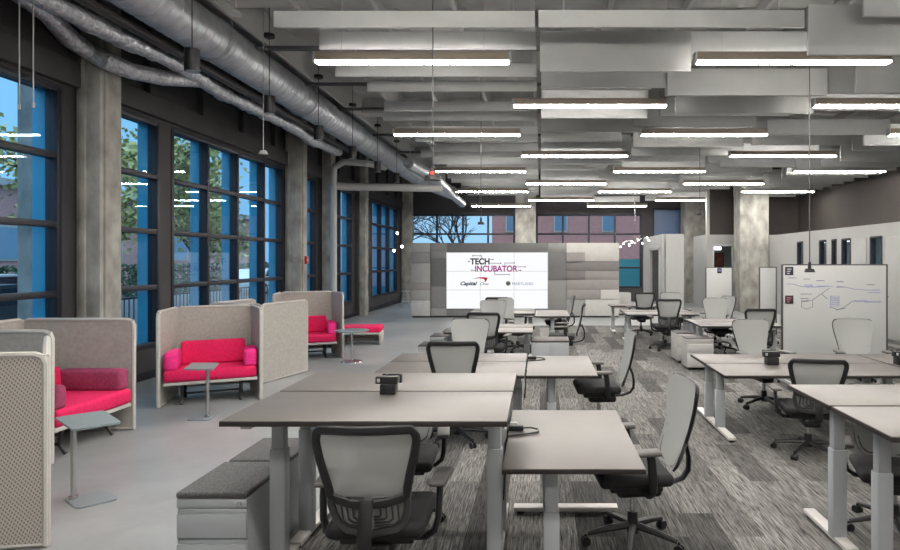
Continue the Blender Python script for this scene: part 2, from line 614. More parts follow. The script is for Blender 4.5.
# right side: low white office fronts, dark wall above and behind them
struct('wall_right', MB().span(XR, XR + .3, YN, YB, 0, ZC), M['brown_wall'], smooth=False)
XP = 8.15
wr = MB()
slots = [(18.6, 19.0), (14.3, 14.8), (15.75, 16.2), (16.5, 16.75), (17.1, 17.5), (11.4, 11.9), (8.6, 9.1)]
slots.sort()
prev = YN
for a, b in slots:
    wr.span(XP, XP + .14, prev, a, 0, 2.72)
    wr.span(XP, XP + .14, a, b, 2.42, 2.72)
    prev = b
wr.span(XP, XP + .14, prev, 22.5, 0, 2.72)
wr.span(XP + .05, XR, YN, 22.5, 2.5, 2.62)
struct('wall_offices', wr, M['white'], smooth=False)
n_w = len(left_windows) + 3
for a, b in slots:
    n_w += 1
    fo = MB()
    for yy in (a, b):
        fo.span(XP - .01, XP + .12, yy - .025, yy + .025, 0, 2.42, 0.003)
    fo.span(XP - .01, XP + .12, a, b, 2.38, 2.43, 0.003)
    wo = struct('window_%d' % n_w, fo, M['black_frame'])
    MB().span(XP + .05, XP + .058, a, b, 0, 2.4).build('pane', M['glass'], wo, smooth=False)
for i, (a, b) in enumerate(((13.0, 14.1), (14.95, 15.6), (9.8, 10.8))):
    d = struct('door_%d' % (i + 1), MB().span(XP - .035, XP - .005, a, b, 0.01, 2.4, 0.006), M['white'])
    MB().tube([(XP - .04, b - .1, 1.0), (XP - .09, b - .1, 1.0), (XP - .09, b - .22, 1.0)], .012).build('door_handle', M['chrome'], d)
struct('baseboard_right', MB().span(XP - .012, XP, YN, 13.0, 0, .1), M['leg'], smooth=False)
# office front facing the camera at the far right
we = MB()
YO = 22.5
we.span(6.26, 6.5, YO, YO + .15, 0, 2.75)
we.span(6.5, 7.25, YO, YO + .15, 2.4, 2.75)
we.span(7.25, 8.55, YO, YO + .15, 0, 2.75)
we.span(8.55, 9.6, YO, YO + .15, 2.4, 2.75)
we.span(9.6, XR, YO, YO + .15, 0, 2.75)
we.span(6.26, XR, 24.4, 24.5, 0, 2.75)
we.span(6.26, XR, YO, 24.5, 2.75, 2.8)
we.span(9.62, 9.69, YN, YO, 0, 2.5)
we.span(6.26, 6.36, YO + .15, 24.4, 0, 2.75)
struct('wall_office_front', we, M['white'], smooth=False)
struct('wall_upper', MB().span(6.36, XR, YO + .02, YO + .2, 2.8, ZC), M['brown_wall'], smooth=False)
struct('trim_20', MB().span(6.26, 6.36, YO, YO + .2, 2.8, ZC), M['steel'], smooth=False)
for i, (a, b) in enumerate(((6.5, 7.25), (8.55, 9.6))):
    n_w += 1
    fo = MB()
    for xx in (a, b):
        fo.span(xx - .03, xx + .03, YO - .02, YO + .12, 0, 2.4, 0.003)
    fo.span(a, b, YO - .02, YO + .12, 2.37, 2.43, 0.003)
    wo = struct('window_%d' % n_w, fo, M['leg'])
    MB().span(a, b, YO + .06, YO + .068, 0, 2.39).build('pane', M['clear_glass'], wo, smooth=False)
    t = thing('wall_light', ['lit strip light on the wall inside the office left of the concrete pillar',
                             'lit strip light on the wall inside the office right of the concrete pillar'][i], 'light', ((a + b) / 2 + .1, 24.36, 2.28), 0, 'office strip lights')
    MB().span(-(b - a) / 2, (b - a) / 2, -.05, 0.02, -.03, .12, .01).build('housing', M['steel'], t)
    MB().span(-(b - a) / 2 + .02, (b - a) / 2 - .02, -.07, -.05, -.02, .1).build('diffuser', M['cove'], t, smooth=False)
for i, yy in enumerate((9.5, 14.0, 18.2)):  # strips added to brighten the interior glimpsed through the slots
    t = thing('office_fill_light', 'added fill strip light inside the right hand offices, %s of three' % ('nearest', 'middle', 'farthest')[i], 'light', (9.0, yy, 2.4), 0, 'added office fill lights')
    MB().span(-.08, .08, -.9, .9, 0, .06, .005).build('housing', M['steel'], t)
    MB().span(-.07, .07, -.88, .88, -.01, 0).build('diffuser', M['cove'], t, smooth=False)
pc = thing('framed_picture', 'dark red framed picture hanging in the office behind the concrete pillar', 'picture', (7.25, 24.36, 1.85))
MB().span(-.2, .2, -.04, 0.0, -.3, .3, .01).build('frame', M['edge'], pc)
MB().span(-.16, .16, -.05, -.04, -.26, .26).build('print', mat('red_print', (140, 62, 48), .6, noise=.5, scale=6), pc)

# ceiling structure: joists along the room and beams across it
n_t = 20
for k in range(15):
    xx = -5.3 + k * 1.04
    n_t += 1
    struct('trim_%d' % n_t, MB().span(xx - .03, xx + .03, YN, YB, 5.2, 5.28).span(xx - .008, xx + .008, YN, YB, 5.28, ZC), M['steel'], smooth=False)
for yy in (2.2, 8.15, 14.5, 20.6):
    n_t += 1
    struct('trim_%d' % n_t, MB().span(XL, XR, yy - .2, yy + .2, 5.36, ZC), M['deck'], smooth=False)
for zz, yy in ((5.12, 5.5), (5.1, 7.3), (5.1, 9.2), (5.1, 11.1), (5.12, 13.0), (5.1, 15.6), (5.1, 18.1)):
    n_t += 1
    struct('trim_%d' % n_t, MB().cyl((XL + 1.6, yy, zz), (XR, yy, zz), .035, n=10).cyl((XL + 1.6, yy + .25, zz + .06), (XR, yy + .25, zz + .06), .02, n=8), M['lower_frame'])

# ------------------------------------------------------------------ ducts and pipes under the ceiling
t = thing('spiral_duct', 'large round galvanised spiral duct running along the window wall ceiling', 'duct', (0, 0, 0))
dm = MB()
pts = []; rad = []
y = -3.5
X0, Z0, RD = -4.6, 4.95, .29
while y < 21:
    pts += [(X0, y, Z0), (X0, y + .13, Z0), (X0, y + .14, Z0), (X0, y + .16, Z0), (X0, y + .17, Z0)]
    rad += [1, 1, 1.03, 1.03, 1]
    y += .18
dm.tube(pts, RD, n=28, radii=rad)
dm.build('duct_body', M['duct'], t)
for y in (5.2, 8.4, 11.6, 14.8, 18.0):
    MB().tube([(X0 + math.cos(a) * (RD + .02), y, Z0 + math.sin(a) * (RD + .02)) for a in [2 * PI * i / 28 for i in range(28)]], .02, closed=True, flat=(.012, .03), up=(0, 1, 0)).build('collar', M['duct'], t)
    for sx in (-RD, RD):
        MB().cyl((X0 + sx, y, Z0), (X0 + sx, y, ZC), .008, n=6).build('hanger', M['steel'], t)
MB().tube([(X0, 21.0, Z0), (X0, 21.6, Z0 - .03), (X0 + .3, 22.3, Z0 - .2), (X0 + 1.2, 23.2, Z0 - .5)], RD * .9, n=20).build('elbow', M['duct'], t)

fm = MB()
pts = []; rad = []
y = -3.0
while y < 15.6:
    pts.append((-5.2 + .02 * math.sin(y * 3.1), y, 4.62 + .03 * math.sin(y * 1.7)))
    rad.append(1 + .16 * rnd.uniform(-1, 1))
    y += .09
fm.tube(pts, .12, n=14, radii=rad)
pipe_main = tag(fm.build('insulated_pipe', M['foil']), 'long foil wrapped pipe below spiral duct, with a branch around the front column', 'pipe')
fm = MB()
fm.tube([(-5.75, 5.6, 4.9), (-5.75, 6.4, 4.85), (-5.75, 7.0, 4.72), (-5.86, 7.45, 4.62), (-5.8, 7.75, 4.52), (-5.64, 7.8, 4.44), (-5.52, 8.1, 4.4), (-5.4, 8.6, 4.46), (-5.24, 9.2, 4.6)], .11, n=12, radii=[1, 1.1, .95, 1.1, .95, 1.1, 1, 1, .95])
fm.build('branch_pipe', M['foil'], pipe_main)
tag(MB().span(-4.98, -4.86, -3, 15.9, 4.62, 4.7, .01).build('cable_tray', M['edge']), 'dark cable tray between spiral duct and foil wrapped pipe', 'cable tray')
pm = MB()
pm.tube([(-5.57, 16.2, 0), (-5.57, 16.2, 4.1), (-5.55, 16.2, 4.35), (-5.3, 16.2, 4.5), (-4.7, 16.2, 4.46), (-4.5, 16.5, 4.46), (-4.45, 17.2, 4.5)], .085, n=14)
tag(pm.build('downpipe', M['steel']), 'pale round pipe bending down the window wall beside a slim column', 'pipe')
pm = MB()
pm.tube([(-6.06, 17.05, 3.98), (-5.6, 17.5, 3.98), (-4.4, 17.6, 3.98), (-2.9, 17.9, 3.98)], .11, n=14)
tag(pm.build('cross_pipe', M['steel']), 'pale horizontal pipe crossing from window wall below the duct end', 'pipe')
pm = MB()
pm.tube([(-3.6, 16.4, 4.5), (-3.2, 18.5, 4.35), (-3.1, 21.0, 4.15), (-3.1, 24.0, 4.1)], .15, n=12, radii=[1, 1.1, .95, 1])
for xx, yy in ((-3.6, 16.6), (-3.15, 19.8), (-3.1, 23.6)):
    pm.cyl((xx, yy, 4.4), (xx, yy, 5.69), .008, n=6)
tag(pm.build('insulated_pipe', M['foil']), 'foil wrapped pipe above the far windows past the red pendant', 'pipe')

# ------------------------------------------------------------------ linear lights; unseen rows near and behind the camera are added for brightness
LX = {'A': (-2.83, -.39), 'B': (-.42, 2.02), 'C': (1.98, 4.42), 'D': (4.4, 6.84), 'E': (6.85, 9.2)}
COLN = {'A': 'leftmost', 'B': 'second from left', 'C': 'middle', 'D': 'fourth from left', 'E': 'rightmost'}
ROWS = [(-1.6, 'ACE'), (1.3, 'ABD'), (3.4, 'ACE'), (5.5, 'ABD'), (7.59, 'AC'), (9.63, 'BD'), (11.7, 'ACE'), (13.9, 'BD'), (16.1, 'ACE'), (18.4, 'BD'), (20.3, 'ACE'), (22.8, 'BD'), (24.9, 'AC')]


def light_proto():
    t = thing('linear_light', 'x', 'ceiling light', (0, 0, 0), 0, 'linear ceiling lights')
    MB().span(-1.22, 1.22, -.058, .058, .022, .13, .005).build('housing', M['housing'], t)
    MB().span(-1.215, 1.215, -.056, .056, -.002, .022, .004).build('diffuser', M['lamp'], t)
    for sx in (-1.235, 1.235):
        MB().span(sx - .015, sx + .015, -.06, .06, -.006, .13, .004).build('end_cap', M['steel'], t)
    for sx in (-.9, .9):
        MB().cyl((sx, 0, .13), (sx, 0, 1.6), .004, n=6).build('hanger', M['steel'], t)
    return t


lp = None
seen_rows = {c: 0 for c in 'ABCDE'}
for yy, cs in ROWS:
    for c in cs:
        xc = sum(LX[c]) / 2 - (.2 if yy < 6 and c == 'A' else 0)
        zl = 4.34 - max(0, yy - 7.59) * .0155
        if yy < 6:  # extra lamps outside the view, added to light the foreground
            lab = 'unseen linear ceiling light added overhead, %s run, %s row' % (COLN[c], {-1.6: 'rearmost', 1.3: 'second', 3.4: 'third', 5.5: 'fourth'}[yy])
        else:
            lab = 'long lit linear ceiling light, %s one back in the %s run of lights' % (ordinal(seen_rows[c]), COLN[c])
            seen_rows[c] += 1
        if lp is None:
            lp = light_proto(); o = lp
            o['label'] = lab; o.location = (xc, yy, zl)
        else:
            o = dup(lp, (xc, yy, zl), 0, lab)

# ------------------------------------------------------------------ felt baffles
BX = [(-3.05, -.05), (.02, 1.98), (2.02, 4.4), (4.44, 6.85), (6.9, 9.35)]
BN = ['left of the ceiling', 'centre of the ceiling', 'right of the centre', 'towards the right wall', 'against the right wall']
bcount = [0] * 5


def baffle(x0, x1, y, z0, z1, col, extra=''):
    m = MB().span(x0, x1, y - .025, y + .025, z0, z1, .008)
    for sx in (x0 + .3, x1 - .3):
        m.cyl((sx, y, z1), (sx, y, max(z1 + .05, 5.25)), .004, n=5)
    size = 'tall' if z1 - z0 > .4 else ('medium height' if z1 - z0 > .25 else 'narrow')
    o = m.build('ceiling_baffle', M['baffle'])
    tag(o, '%s grey felt baffle, %s one back %s%s' % (size, ordinal(bcount[col]), BN[col], extra), 'ceiling baffle', 'grey felt ceiling baffles')
    bcount[col] += 1


# near rows, measured
baffle(-3.1, -.06, 7.0, 4.56, 4.75, 0)
baffle(-2.9, -.05, 7.9, 4.62, 4.85, 0)
baffle(-.02, 3.08, 7.0, 4.56, 4.76, 1)
baffle(0.0, 1.97, 7.85, 4.31, 4.84, 1)
baffle(3.1, 5.0, 6.95, 4.22, 4.8, 3)
baffle(3.55, 5.6, 6.6, 4.52, 5.1, 4)
baffle(1.98, 4.35, 8.15, 4.55, 4.95, 2)
left_h = [.2, .17, .22, .17, .2]
k = 0
y = 8.95
while y < 25.5:
    for c in range(5):
        if c == 0:
            if k % 3 == 2:
                continue
            h = left_h[k % 5]; z0 = 4.58 - .03 * (k % 3)
            xo = (0, .35, -.1, .25)[k % 4]
            baffle(BX[c][0] + xo * .8, BX[c][1], y, z0, z0 + h, c)
        else:
            h = [.5, .2, .62, .3, .5, .24, .4][(k * 2 + c * 3) % 7]
            z0 = [4.36, 4.52, 4.44, 4.58, 4.30, 4.5][(k + c * 2) % 6]
            xo = [0, .18, -.12, .3, -.2][(k * 3 + c) % 5]
            if c == 4:
                z0, h = 4.24 - .004 * k, .45
            baffle(BX[c][0] + (xo if c > 1 else 0), BX[c][1] + (xo if c < 4 else 0), y + .08 * ((c + k) % 2), z0, z0 + h, c)
    y += .68
    k += 1

# ------------------------------------------------------------------ pendants
sp = None
for i in range(6):
    yy = 7.07 + 2.02 * i
    lab = 'black cylinder pendant speaker beside the spiral duct, %s of its row' % (['nearest', 'second', 'third', 'fourth', 'fifth', 'farthest'][i])
    if sp is None:
        sp = thing('pendant_speaker', lab, 'pendant speaker', (-4.1, yy, 4.07), 0, 'black pendant speakers')
        MB().cyl((0, 0, 0), (0, 0, .26), .083, n=24).build('body', M['plastic'], sp)
        MB().cyl((0, 0, -.004), (0, 0, .012), .07, n=24).build('grille', M['leg'], sp)
        MB().cyl((0, 0, .26), (0, 0, 1.64), .006, n=6).build('cord', M['plastic'], sp)
        MB().cyl((0, 0, 1.15), (0, 0, 1.2), .08, n=20).build('canopy', M['plastic'], sp)
    else:
        dup(sp, (-4.1, yy, 4.07), 0, lab)
for nm, lab, (xx, yy, zz) in (
        ('sensor_pendant', 'thin cord with a small pale sensor hanging before the left windows', (-4.15, 9.0, 3.44)),
        ('sensor_pendant', 'small pale ceiling sensor on a stem above the spiral duct', (-3.6, 7.1, 4.75))):
    t = thing(nm, lab, 'sensor', (xx, yy, zz))
    MB().cyl((0, 0, .05), (0, 0, 5.72 - zz), .006, n=6).build('stem', M['steel'], t)
    MB().cyl((0, 0, 0), (0, 0, .05), .07, .04, n=16).build('sensor', M['cabinet_white'], t)
for i, (xx, yy) in enumerate(((-5.25, 6.05), (-5.05, 5.98))):
    tag(MB().cyl((xx, yy, 3.4), (xx, yy, 5.72), .006, n=6).cyl((xx, yy, 3.37), (xx, yy, 3.42), .012, n=8).build('hanging_wire', M['steel']),
        ['thin wire hanging in front of the nearest window, left of the pair', 'thin wire hanging in front of the nearest window, right of the pair'][i], 'wire', 'hanging wires')
t = thing('pendant_beacon', 'dark cone pendant with a red light hanging on a long cord', 'pendant light', (-1.25, 7.0, 2.78))
MB().cyl((0, 0, 0), (0, 0, .05), .1, .09, n=20).cyl((0, 0, .05), (0, 0, .15), .05, .02, n=16).build('shade', M['edge'], t)
MB().ball((0, -.045, .08), .02).build('lamp', M['red_glow'], t)
MB().cyl((0, 0, .15), (0, 0, 2.95), .007, n=6).ball((0, 0, .42), .028).build('cord', M['lower_frame'], t)
for lab, (xx, yy, zz) in (('black cord reel plug hanging down in front of the large whiteboard', (3.73, 8.3, 1.68)),
                          ('black cone pendant hanging before the far tree window above the video wall', (-1.18, 12.0, 2.56)),
                          ('small dark plug on a cord hanging left of the far concrete column', (3.73, 14.0, 2.9))):
    t = thing('drop_cord', lab, 'drop cord', (xx, yy, zz))
    MB().cyl((0, 0, 0), (0, 0, .05), .075, .055, n=16).cyl((0, 0, .05), (0, 0, .14), .025, .018, n=12).build('plug', M['plastic'], t)
    MB().cyl((0, 0, .14), (0, 0, 5.72 - zz), .007, n=6).build('cord', M['lower_frame'], t)

# ------------------------------------------------------------------ video wall partition
t = thing('feature_partition', 'wide grey patchwork partition wall that carries the video screens', 'partition', (0, 19.3, 0))
MB().span(-4.12, 2.52, .02, .5, 0.05, 2.4).build('core', M['g4'], t, smooth=False)
MB().span(-4.12, 2.52, .06, .46, 0, .05).build('plinth', M['edge'], t, smooth=False)


def tile(x0, x1, z0, z1, m, d=.0):
    MB().span(x0 + .004, x1 - .004, -.02 - d, .03, z0 + .004, z1 - .004, .006).build('panel', M[m], t)


for (a, b, m) in ((.05, .55, 'g1'), (.55, .88, 'g2'), (.88, 1.1, 'g6'), (1.1, 1.75, 'g2'), (1.75, 2.1, 'g3'), (2.1, 2.4, 'g2')):
    tile(-4.14, -3.53, a, b, m, .03)
for (a, b, m) in ((.05, .3, 'g2'), (.3, 1.0, 'g3'), (1.0, 1.9, 'g4'), (1.9, 2.15, 'g3'), (2.15, 2.4, 'g3')):
    tile(-3.5, -3.0, a, b, m)
tile(-3.0, .25, 2.1, 2.4, 'g4'); tile(-3.0, .25, .05, .28, 'g3')
for (a, b, m) in ((.05, 1.2, 'g3'), (1.2, 2.1, 'g4'), (2.1, 2.4, 'g3')):
    tile(.25, .85, a, b, m)
tile(.85, 2.54, 1.8, 2.4, 'g5', .02)
tile(.85, 1.45, 1.8, 2.1, 'g6', .035)
tile(.85, 2.54, 1.5, 1.8, 'g7', .01); tile(.85, 1.45, 1.22, 1.5, 'g7', .02)
tile(1.45, 2.54, 1.22, 1.5, 'g6'); tile(.85, 2.54, .9, 1.22, 'g6', .01)
tile(.85, 1.95, .58, .9, 'g6', .02); tile(1.95, 2.54, .58, .9, 'g5', .02)
tile(.85, 1.45, .05, .58, 'g2'); tile(1.45, 2.54, .05, .58, 'g5', .01)

vw = thing('video_wall', 'bright white video wall of nine screens showing the Tech Incubator title', 'screen', (-1.375, 19.27, 1.19))
pw, ph = 3.25 / 3, 1.8 / 3
MB().span(-1.635, 1.635, -.03, .0, -.91, .91).build('bezel', M['leg'], vw, smooth=False)
for i in range(3):
    for j in range(3):
        x0 = -1.625 + i * pw; z0 = -.9 + j * ph
        MB().span(x0 + .006, x0 + pw - .006, -.045, -.03, z0 + .006, z0 + ph - .006).build('screen', M['vw'], vw, smooth=False)


def text(body, size, x, z, m, parent, name, y=-.05, offset=0.0, shear=0.0, align='LEFT', sx=1.0, rot=(R(90), 0, 0), depth=.002):
    cu = bpy.data.curves.new(name, 'FONT')
    cu.body = body; cu.size = size; cu.offset = offset; cu.shear = shear; cu.align_x = align; cu.extrude = depth
    ob = bpy.data.objects.new('tmp', cu)
    C.objects.link(ob)
    dg = bpy.context.evaluated_depsgraph_get()
    me = bpy.data.meshes.new_from_object(ob.evaluated_get(dg))
    bpy.data.objects.remove(ob)
    me.materials.clear(); me.materials.append(m)
    o = bpy.data.objects.new(name, me)
    C.objects.link(o)
    o.parent = parent
    o.location = (x, y, z); o.rotation_euler = rot; o.scale = (sx, 1, 1)
    return o


K = .0322


def vx(px): return (px - 540) * K + 1.375


def vz(py): return 1.85 - (py - 260) * K - 1.19


text('TECH', .265, vx(470.7), vz(264.2), M['vw_navy'], vw, 'title_lettering', offset=.010, sx=.93)
text('INCUBATOR', .265, vx(475), vz(271.4), M['vw_purple'], vw, 'title_lettering', offset=.008, sx=.90)
cm = MB()


def seg(a, b, th=.6):
    x0, x1 = sorted((vx(a[0]), vx(b[0]))); z0, z1 = sorted((vz(a[1]), vz(b[1])))
    h = th * K / 2
    cm.span(x0 - h, x1 + h, -.052, -.048, z0 - h, z1 + h)


for a, b in (((473.5, 255.8), (482, 255.8)), ((482, 255.8), (482, 258)), ((469, 261.5), (470.5, 261.5)), ((490.5, 259.5), (493, 259.5)), ((490.5, 263.2), (500.5, 263.2)),
             ((505, 263), (514, 263)), ((505, 263), (505, 265)), ((517, 266.8), (525, 266.8)), ((518, 270.3), (520.5, 270.3)), ((495, 272), (495, 274.5)), ((495, 274.5), (509, 274.5)), ((472.5, 270.2), (474.5, 270.2))):
    seg(a, b)
for px, py in ((468.8, 261.5), (493.3, 259.5), (525.3, 266.8), (520.8, 270.3), (509.4, 274.5), (514.4, 263), (473.2, 255.8), (472.2, 270.2), (500.8, 263.2)):
    cm.cyl((vx(px), -.053, vz(py)), (vx(px), -.047, vz(py)), .022, n=10)
cm.build('circuit_lines', M['vw_lilac'], vw)
text('Capital', .16, vx(460.3), vz(285), M['vw_blue'], vw, 'logo_lettering', offset=.006, shear=.3, sx=1.15)
text('One', .13, vx(479.8), vz(285), M['vw_blue'], vw, 'logo_lettering', offset=.0, shear=.3, sx=1.2)
sw = MB()
top = [(472, 278.6), (478, 277.4), (484, 277), (488, 277.6)]
bot = [(486.5, 281.2), (484.4, 282), (485.2, 280.4), (484, 278.8), (479, 278.2)]
vs = [sw.bm.verts.new((vx(p[0]), -.052, vz(p[1]))) for p in top + bot]
sw.bm.faces.new(vs)
sw.build('logo_swoosh', M['vw_red'], vw, smooth=False)
text('MARYLAND', .13, vx(512.2), vz(285), M['vw_grey'], vw, 'logo_lettering', offset=.0, sx=.98)
MB().cyl((vx(508.3), -.053, vz(283.3)), (vx(508.3), -.048, vz(283.3)), .075, n=20).build('logo_globe', M['g4'], vw)

# ------------------------------------------------------------------ phone booth and lights at the far right
t = thing('white_booth', 'white box booth with an open doorway near the far right windows', 'booth', (4.35, 19.6, 0))
MB().span(-.28, .35, 0, .12, 0, 2.6).build('front_panel', M['white'], t, smooth=False)
sb = MB()
sb.span(-.35, -.25, 0, .5, 0, 2.6); sb.span(-.35, -.25, 2.3, 3.6, 0, 2.6); sb.span(-.35, -.25, .5, 2.3, 2.2, 2.6)
sb.build('side_panel', M['white'], t, smooth=False)
MB().span(.25, .35, 0.12, 3.6, 0, 2.6).build('inner_panel', M['g2'], t, smooth=False)
MB().span(-.35, .35, 0, 3.6, 2.6, 2.7).build('roof', M['white'], t, smooth=False)
MB().span(-.37, -.34, .45, .55, 0, 2.25).span(-.37, -.34, 2.25, 2.35, 0, 2.25).span(-.37, -.34, .45, 2.35, 2.2, 2.28).build('doorway_trim', M['board'], t, smooth=False)
t = thing('chandelier', 'cluster of small bright bulbs on arms beside the white booth', 'chandelier', (3.42, 21.6, 2.35))
am = MB().cyl((0, 0, .1), (0, 0, 3.37), .01, n=6).ball((0, 0, .1), .06)
bulbs = [(-.52, 0, -.02), (-.4, .1, .1), (-.22, -.1, .02), (-.08, .1, .16), (.1, -.1, .22), (.28, .1, .1), (.42, -.05, .3), (.5, 0, .2)]
for b in bulbs:
    am.tube([(0, 0, .1), (b[0] * .5, b[1], b[2] + .1), (b[0], b[1], b[2] + .05)], .008, n=6)
am.build('arms', M['chrome'], t)
for b in bulbs:
    MB().ball(b, .024, n=10).build('bulb', M['bulb'], t)
for i, (xx, yy, zz) in enumerate(((-5.35, 22.5, 2.85), (-5.5, 22.6, 2.2), (-5.15, 22.4, 2.35))):
    t = thing('globe_lamp', ['small bright lamp near far concrete column, topmost of three', 'small bright lamp near far concrete column, lowest left of three', 'small bright lamp near far concrete column, right of three'][i],
              'lamp', (xx, yy, zz), 0, 'small lamps by the far column')
    MB().ball((0, 0, 0), .05, n=12).build('bulb', M['bulb'], t)
    MB().cyl((0, 0, .045), (0, 0, 5.72 - zz), .005, n=6).build('cord', M['plastic'], t)
t = thing('bar_stool', 'slim grey stool standing against the far left column', 'stool', (-5.2, 23.2, 0))
MB().cyl((0, 0, .62), (0, 0, .66), .17, n=20).build('seat', M['leg'], t)
for k in range(4):
    a = PI / 4 + k * PI / 2
    MB().cyl((.1 * math.cos(a), .1 * math.sin(a), .62), (.2 * math.cos(a), .2 * math.sin(a), 0), .014, n=8).build('leg', M['leg'], t)
MB().tube([(.16 * math.cos(2 * PI * i / 16), .16 * math.sin(2 * PI * i / 16), .25) for i in range(16)], .01, closed=True).build('foot_ring', M['leg'], t)
t = thing('fire_alarm', 'small red fire alarm box on the second concrete column', 'alarm', (-5.665, 14.5, 1.85))
MB().span(-.005, .05, -.06, .06, -.09, .09, .01).build('box', M['red'], t)
MB().span(.05, .06, -.035, .035, -.03, .03, .004).build('pull_bar', M['board'], t)
t = thing('low_cabinet', 'low white cabinet on the floor beneath the far right windows', 'cabinet', (2.6, 20.4, 0))
MB().span(-.25, .45, -.3, .3, .05, .75, .01).build('body', M['board'], t)
MB().span(-.25, .1, -.315, -.3, .08, .72, .005).build('door', M['cabinet_white'], t)
MB().span(.11, .44, -.315, -.3, .08, .72, .005).build('door', M['cabinet_white'], t)
MB().span(-.23, .43, -.27, .28, 0, .05).build('plinth', M['edge'], t, smooth=False)

# ------------------------------------------------------------------ whiteboards


def whiteboard(label, x0, x1, y, zt, zb):
    t = thing('mobile_whiteboard', label, 'whiteboard', ((x0 + x1) / 2, y, 0), 0, 'whiteboards on wheels')
    hw = (x1 - x0) / 2
    MB().span(-hw, hw, -.015, .015, zb, zt, .004).build('board', M['board'], t)
    fr = MB()
    for sx in (-hw, hw):
        fr.span(sx - .012, sx + .012, -.02, .02, zb - .02, zt + .01, .004)
    fr.span(-hw, hw, -.02, .02, zt - .004, zt + .014, .004); fr.span(-hw, hw, -.02, .02, zb - .02, zb + .004, .004)
    fr.build('frame', M['lower_frame'], t)
    for sx in (-hw + .04, hw - .04):
        MB().span(sx - .02, sx + .02, -.02, .02, .08, zb, .004).span(sx - .02, sx + .02, -.26, .26, .06, .1, .005).build('leg', M['leg'], t)
        for sy in (-.23, .23):
            MB().cyl((sx - .012, sy, .03), (sx + .012, sy, .03), .03, n=14).build('caster', M['plastic'], t)
    return t, hw


wbd, hw = whiteboard('large whiteboard on wheels covered with blue marker sketches', 3.55, 5.08, 8.8, 1.775, .3)
S = 8.8 / 600


def bx(px): return 3.55 + (px - 782) * S - 4.315


def bzz(py): return 1.85 - (py - 260) * S


def scribble(m, lines, r=.004):
    mb = MB()
    for ln in lines:
        mb.tube([(bx(p[0]), -.0165, bzz(p[1])) for p in ln], r, n=5, flat=(r, .0015), up=(0, 1, 0))
    mb.build('marker_drawing', m, wbd)


def wavy(x0, x1, y, amp, n=14):
    return [(x0 + (x1 - x0) * i / n, y + amp * (-1) ** i * rnd.uniform(.4, 1)) for i in range(n + 1)]


scribble(M['blue_ink'], [
    wavy(804, 812, 285, .8), wavy(805, 813, 286.5, .6), wavy(816, 828, 286, .5), [(786, 284), (792, 284), (799, 286), (806, 287), (818, 287), (828, 286), (833, 287)],
    [(836, 286), (845, 287), (853, 289), (866, 290), (879, 290)], wavy(867, 880, 292.5, .5), wavy(870, 879, 290, .4),
    [(830, 296), (838.5, 296), (838.5, 306), (830, 306), (830, 296)], wavy(831, 838, 298, .7), wavy(831, 838, 300, .8), wavy(831, 838, 302, .8), wavy(831, 838, 304, .7),
    wavy(853, 866, 300.5, .9), wavy(864, 881, 302, .9), wavy(853, 880, 301.5, .6), wavy(836, 843, 287, .6)], .0045)
scribble(M['grey_ink'], [
    [(812, 300), (829, 288)], [(821, 294), (827, 299)], wavy(803, 809, 279, .5), wavy(816, 824, 280.5, .4), wavy(836, 843, 281.5, .7), wavy(866, 874, 284.5, .5), wavy(787, 796, 278, .3),
    [(801, 301), (801, 307), (806, 309), (812, 307), (812, 300), (801, 301)], wavy(800, 808, 298.5, .3), wavy(801, 808, 301.3, .5), wavy(800, 811, 294, .3),
    [(835, 310), (842, 308), (848, 304), (852, 301)], [(829, 307), (838, 309.5), (845, 308)]], .005)
for i, (py, m2) in enumerate(((271, M['pale_print']), (299.5, M['red_ink']))):
    st = thing('sticker_card', ['black square card stuck at top left corner of large whiteboard', 'black square card with red print stuck low on large whiteboard'][i], 'card', (bx(788.5) + 4.315, 8.78, bzz(py)), 0, 'cards on the large whiteboard')
    MB().span(-.06, .06, -.006, .0, -.06, .06, .002).build('card', M['ink'], st)
    pm = MB()
    for q in range(3):
        pm.span(-.035, .03 - .012 * q, -.008, -.006, .02 - .03 * q, .034 - .03 * q)
    pm.build('print', m2, st, smooth=False)
whiteboard('narrow whiteboard standing left of the concrete pillar', 3.87, 4.48, 14.0, 1.67, .2)
whiteboard('narrowest whiteboard standing in front of the concrete pillar right edge', 4.92, 5.29, 13.45, 1.68, .2)
st = thing('sticker_card', 'small dark card stuck on top of the narrow left whiteboard', 'card', (4.18, 13.98, 1.6))
MB().span(-.05, .05, -.008, .0, -.06, .06, .002).build('card', M['ink'], st)
MB().span(-.03, .03, -.01, -.008, -.02, .03).build('print', M['blue_ink'], st, smooth=False)
t = thing('shelf_rack', 'dark shelf rack with odds and ends behind large whiteboard left edge', 'rack', (5.62, 13.0, 0))
for sx in (-.25, .25):
    MB().span(sx - .015, sx + .015, -.2, .2, 0, 1.35, .003).build('upright', M['plastic'], t)
for zz in (.2, .6, 1.0, 1.34):
    MB().span(-.25, .25, -.2, .2, zz - .015, zz + .015, .003).build('shelf', M['edge'], t)

# ------------------------------------------------------------------ task chair


def hwid(z):
    pts = [(.47, .12), (.50, .165), (.55, .19), (.62, .198), (.68, .202), (.76, .22), (.86, .246), (.93, .258), (.965, .252), (.99, .225), (1.0, .185)]
    for (a, b), (c, d) in zip(pts[:-1], pts[1:]):
        if z <= c:
            s = (z - a) / (c - a)
            return b + (d - b) * s
    return pts[-1][1]


def by(x, z):
    s = (z - .47) / .53
    return -.225 - .05 * math.sin(s * PI * .9) * .6 - .145 * s + .05 * (x / .26) ** 2


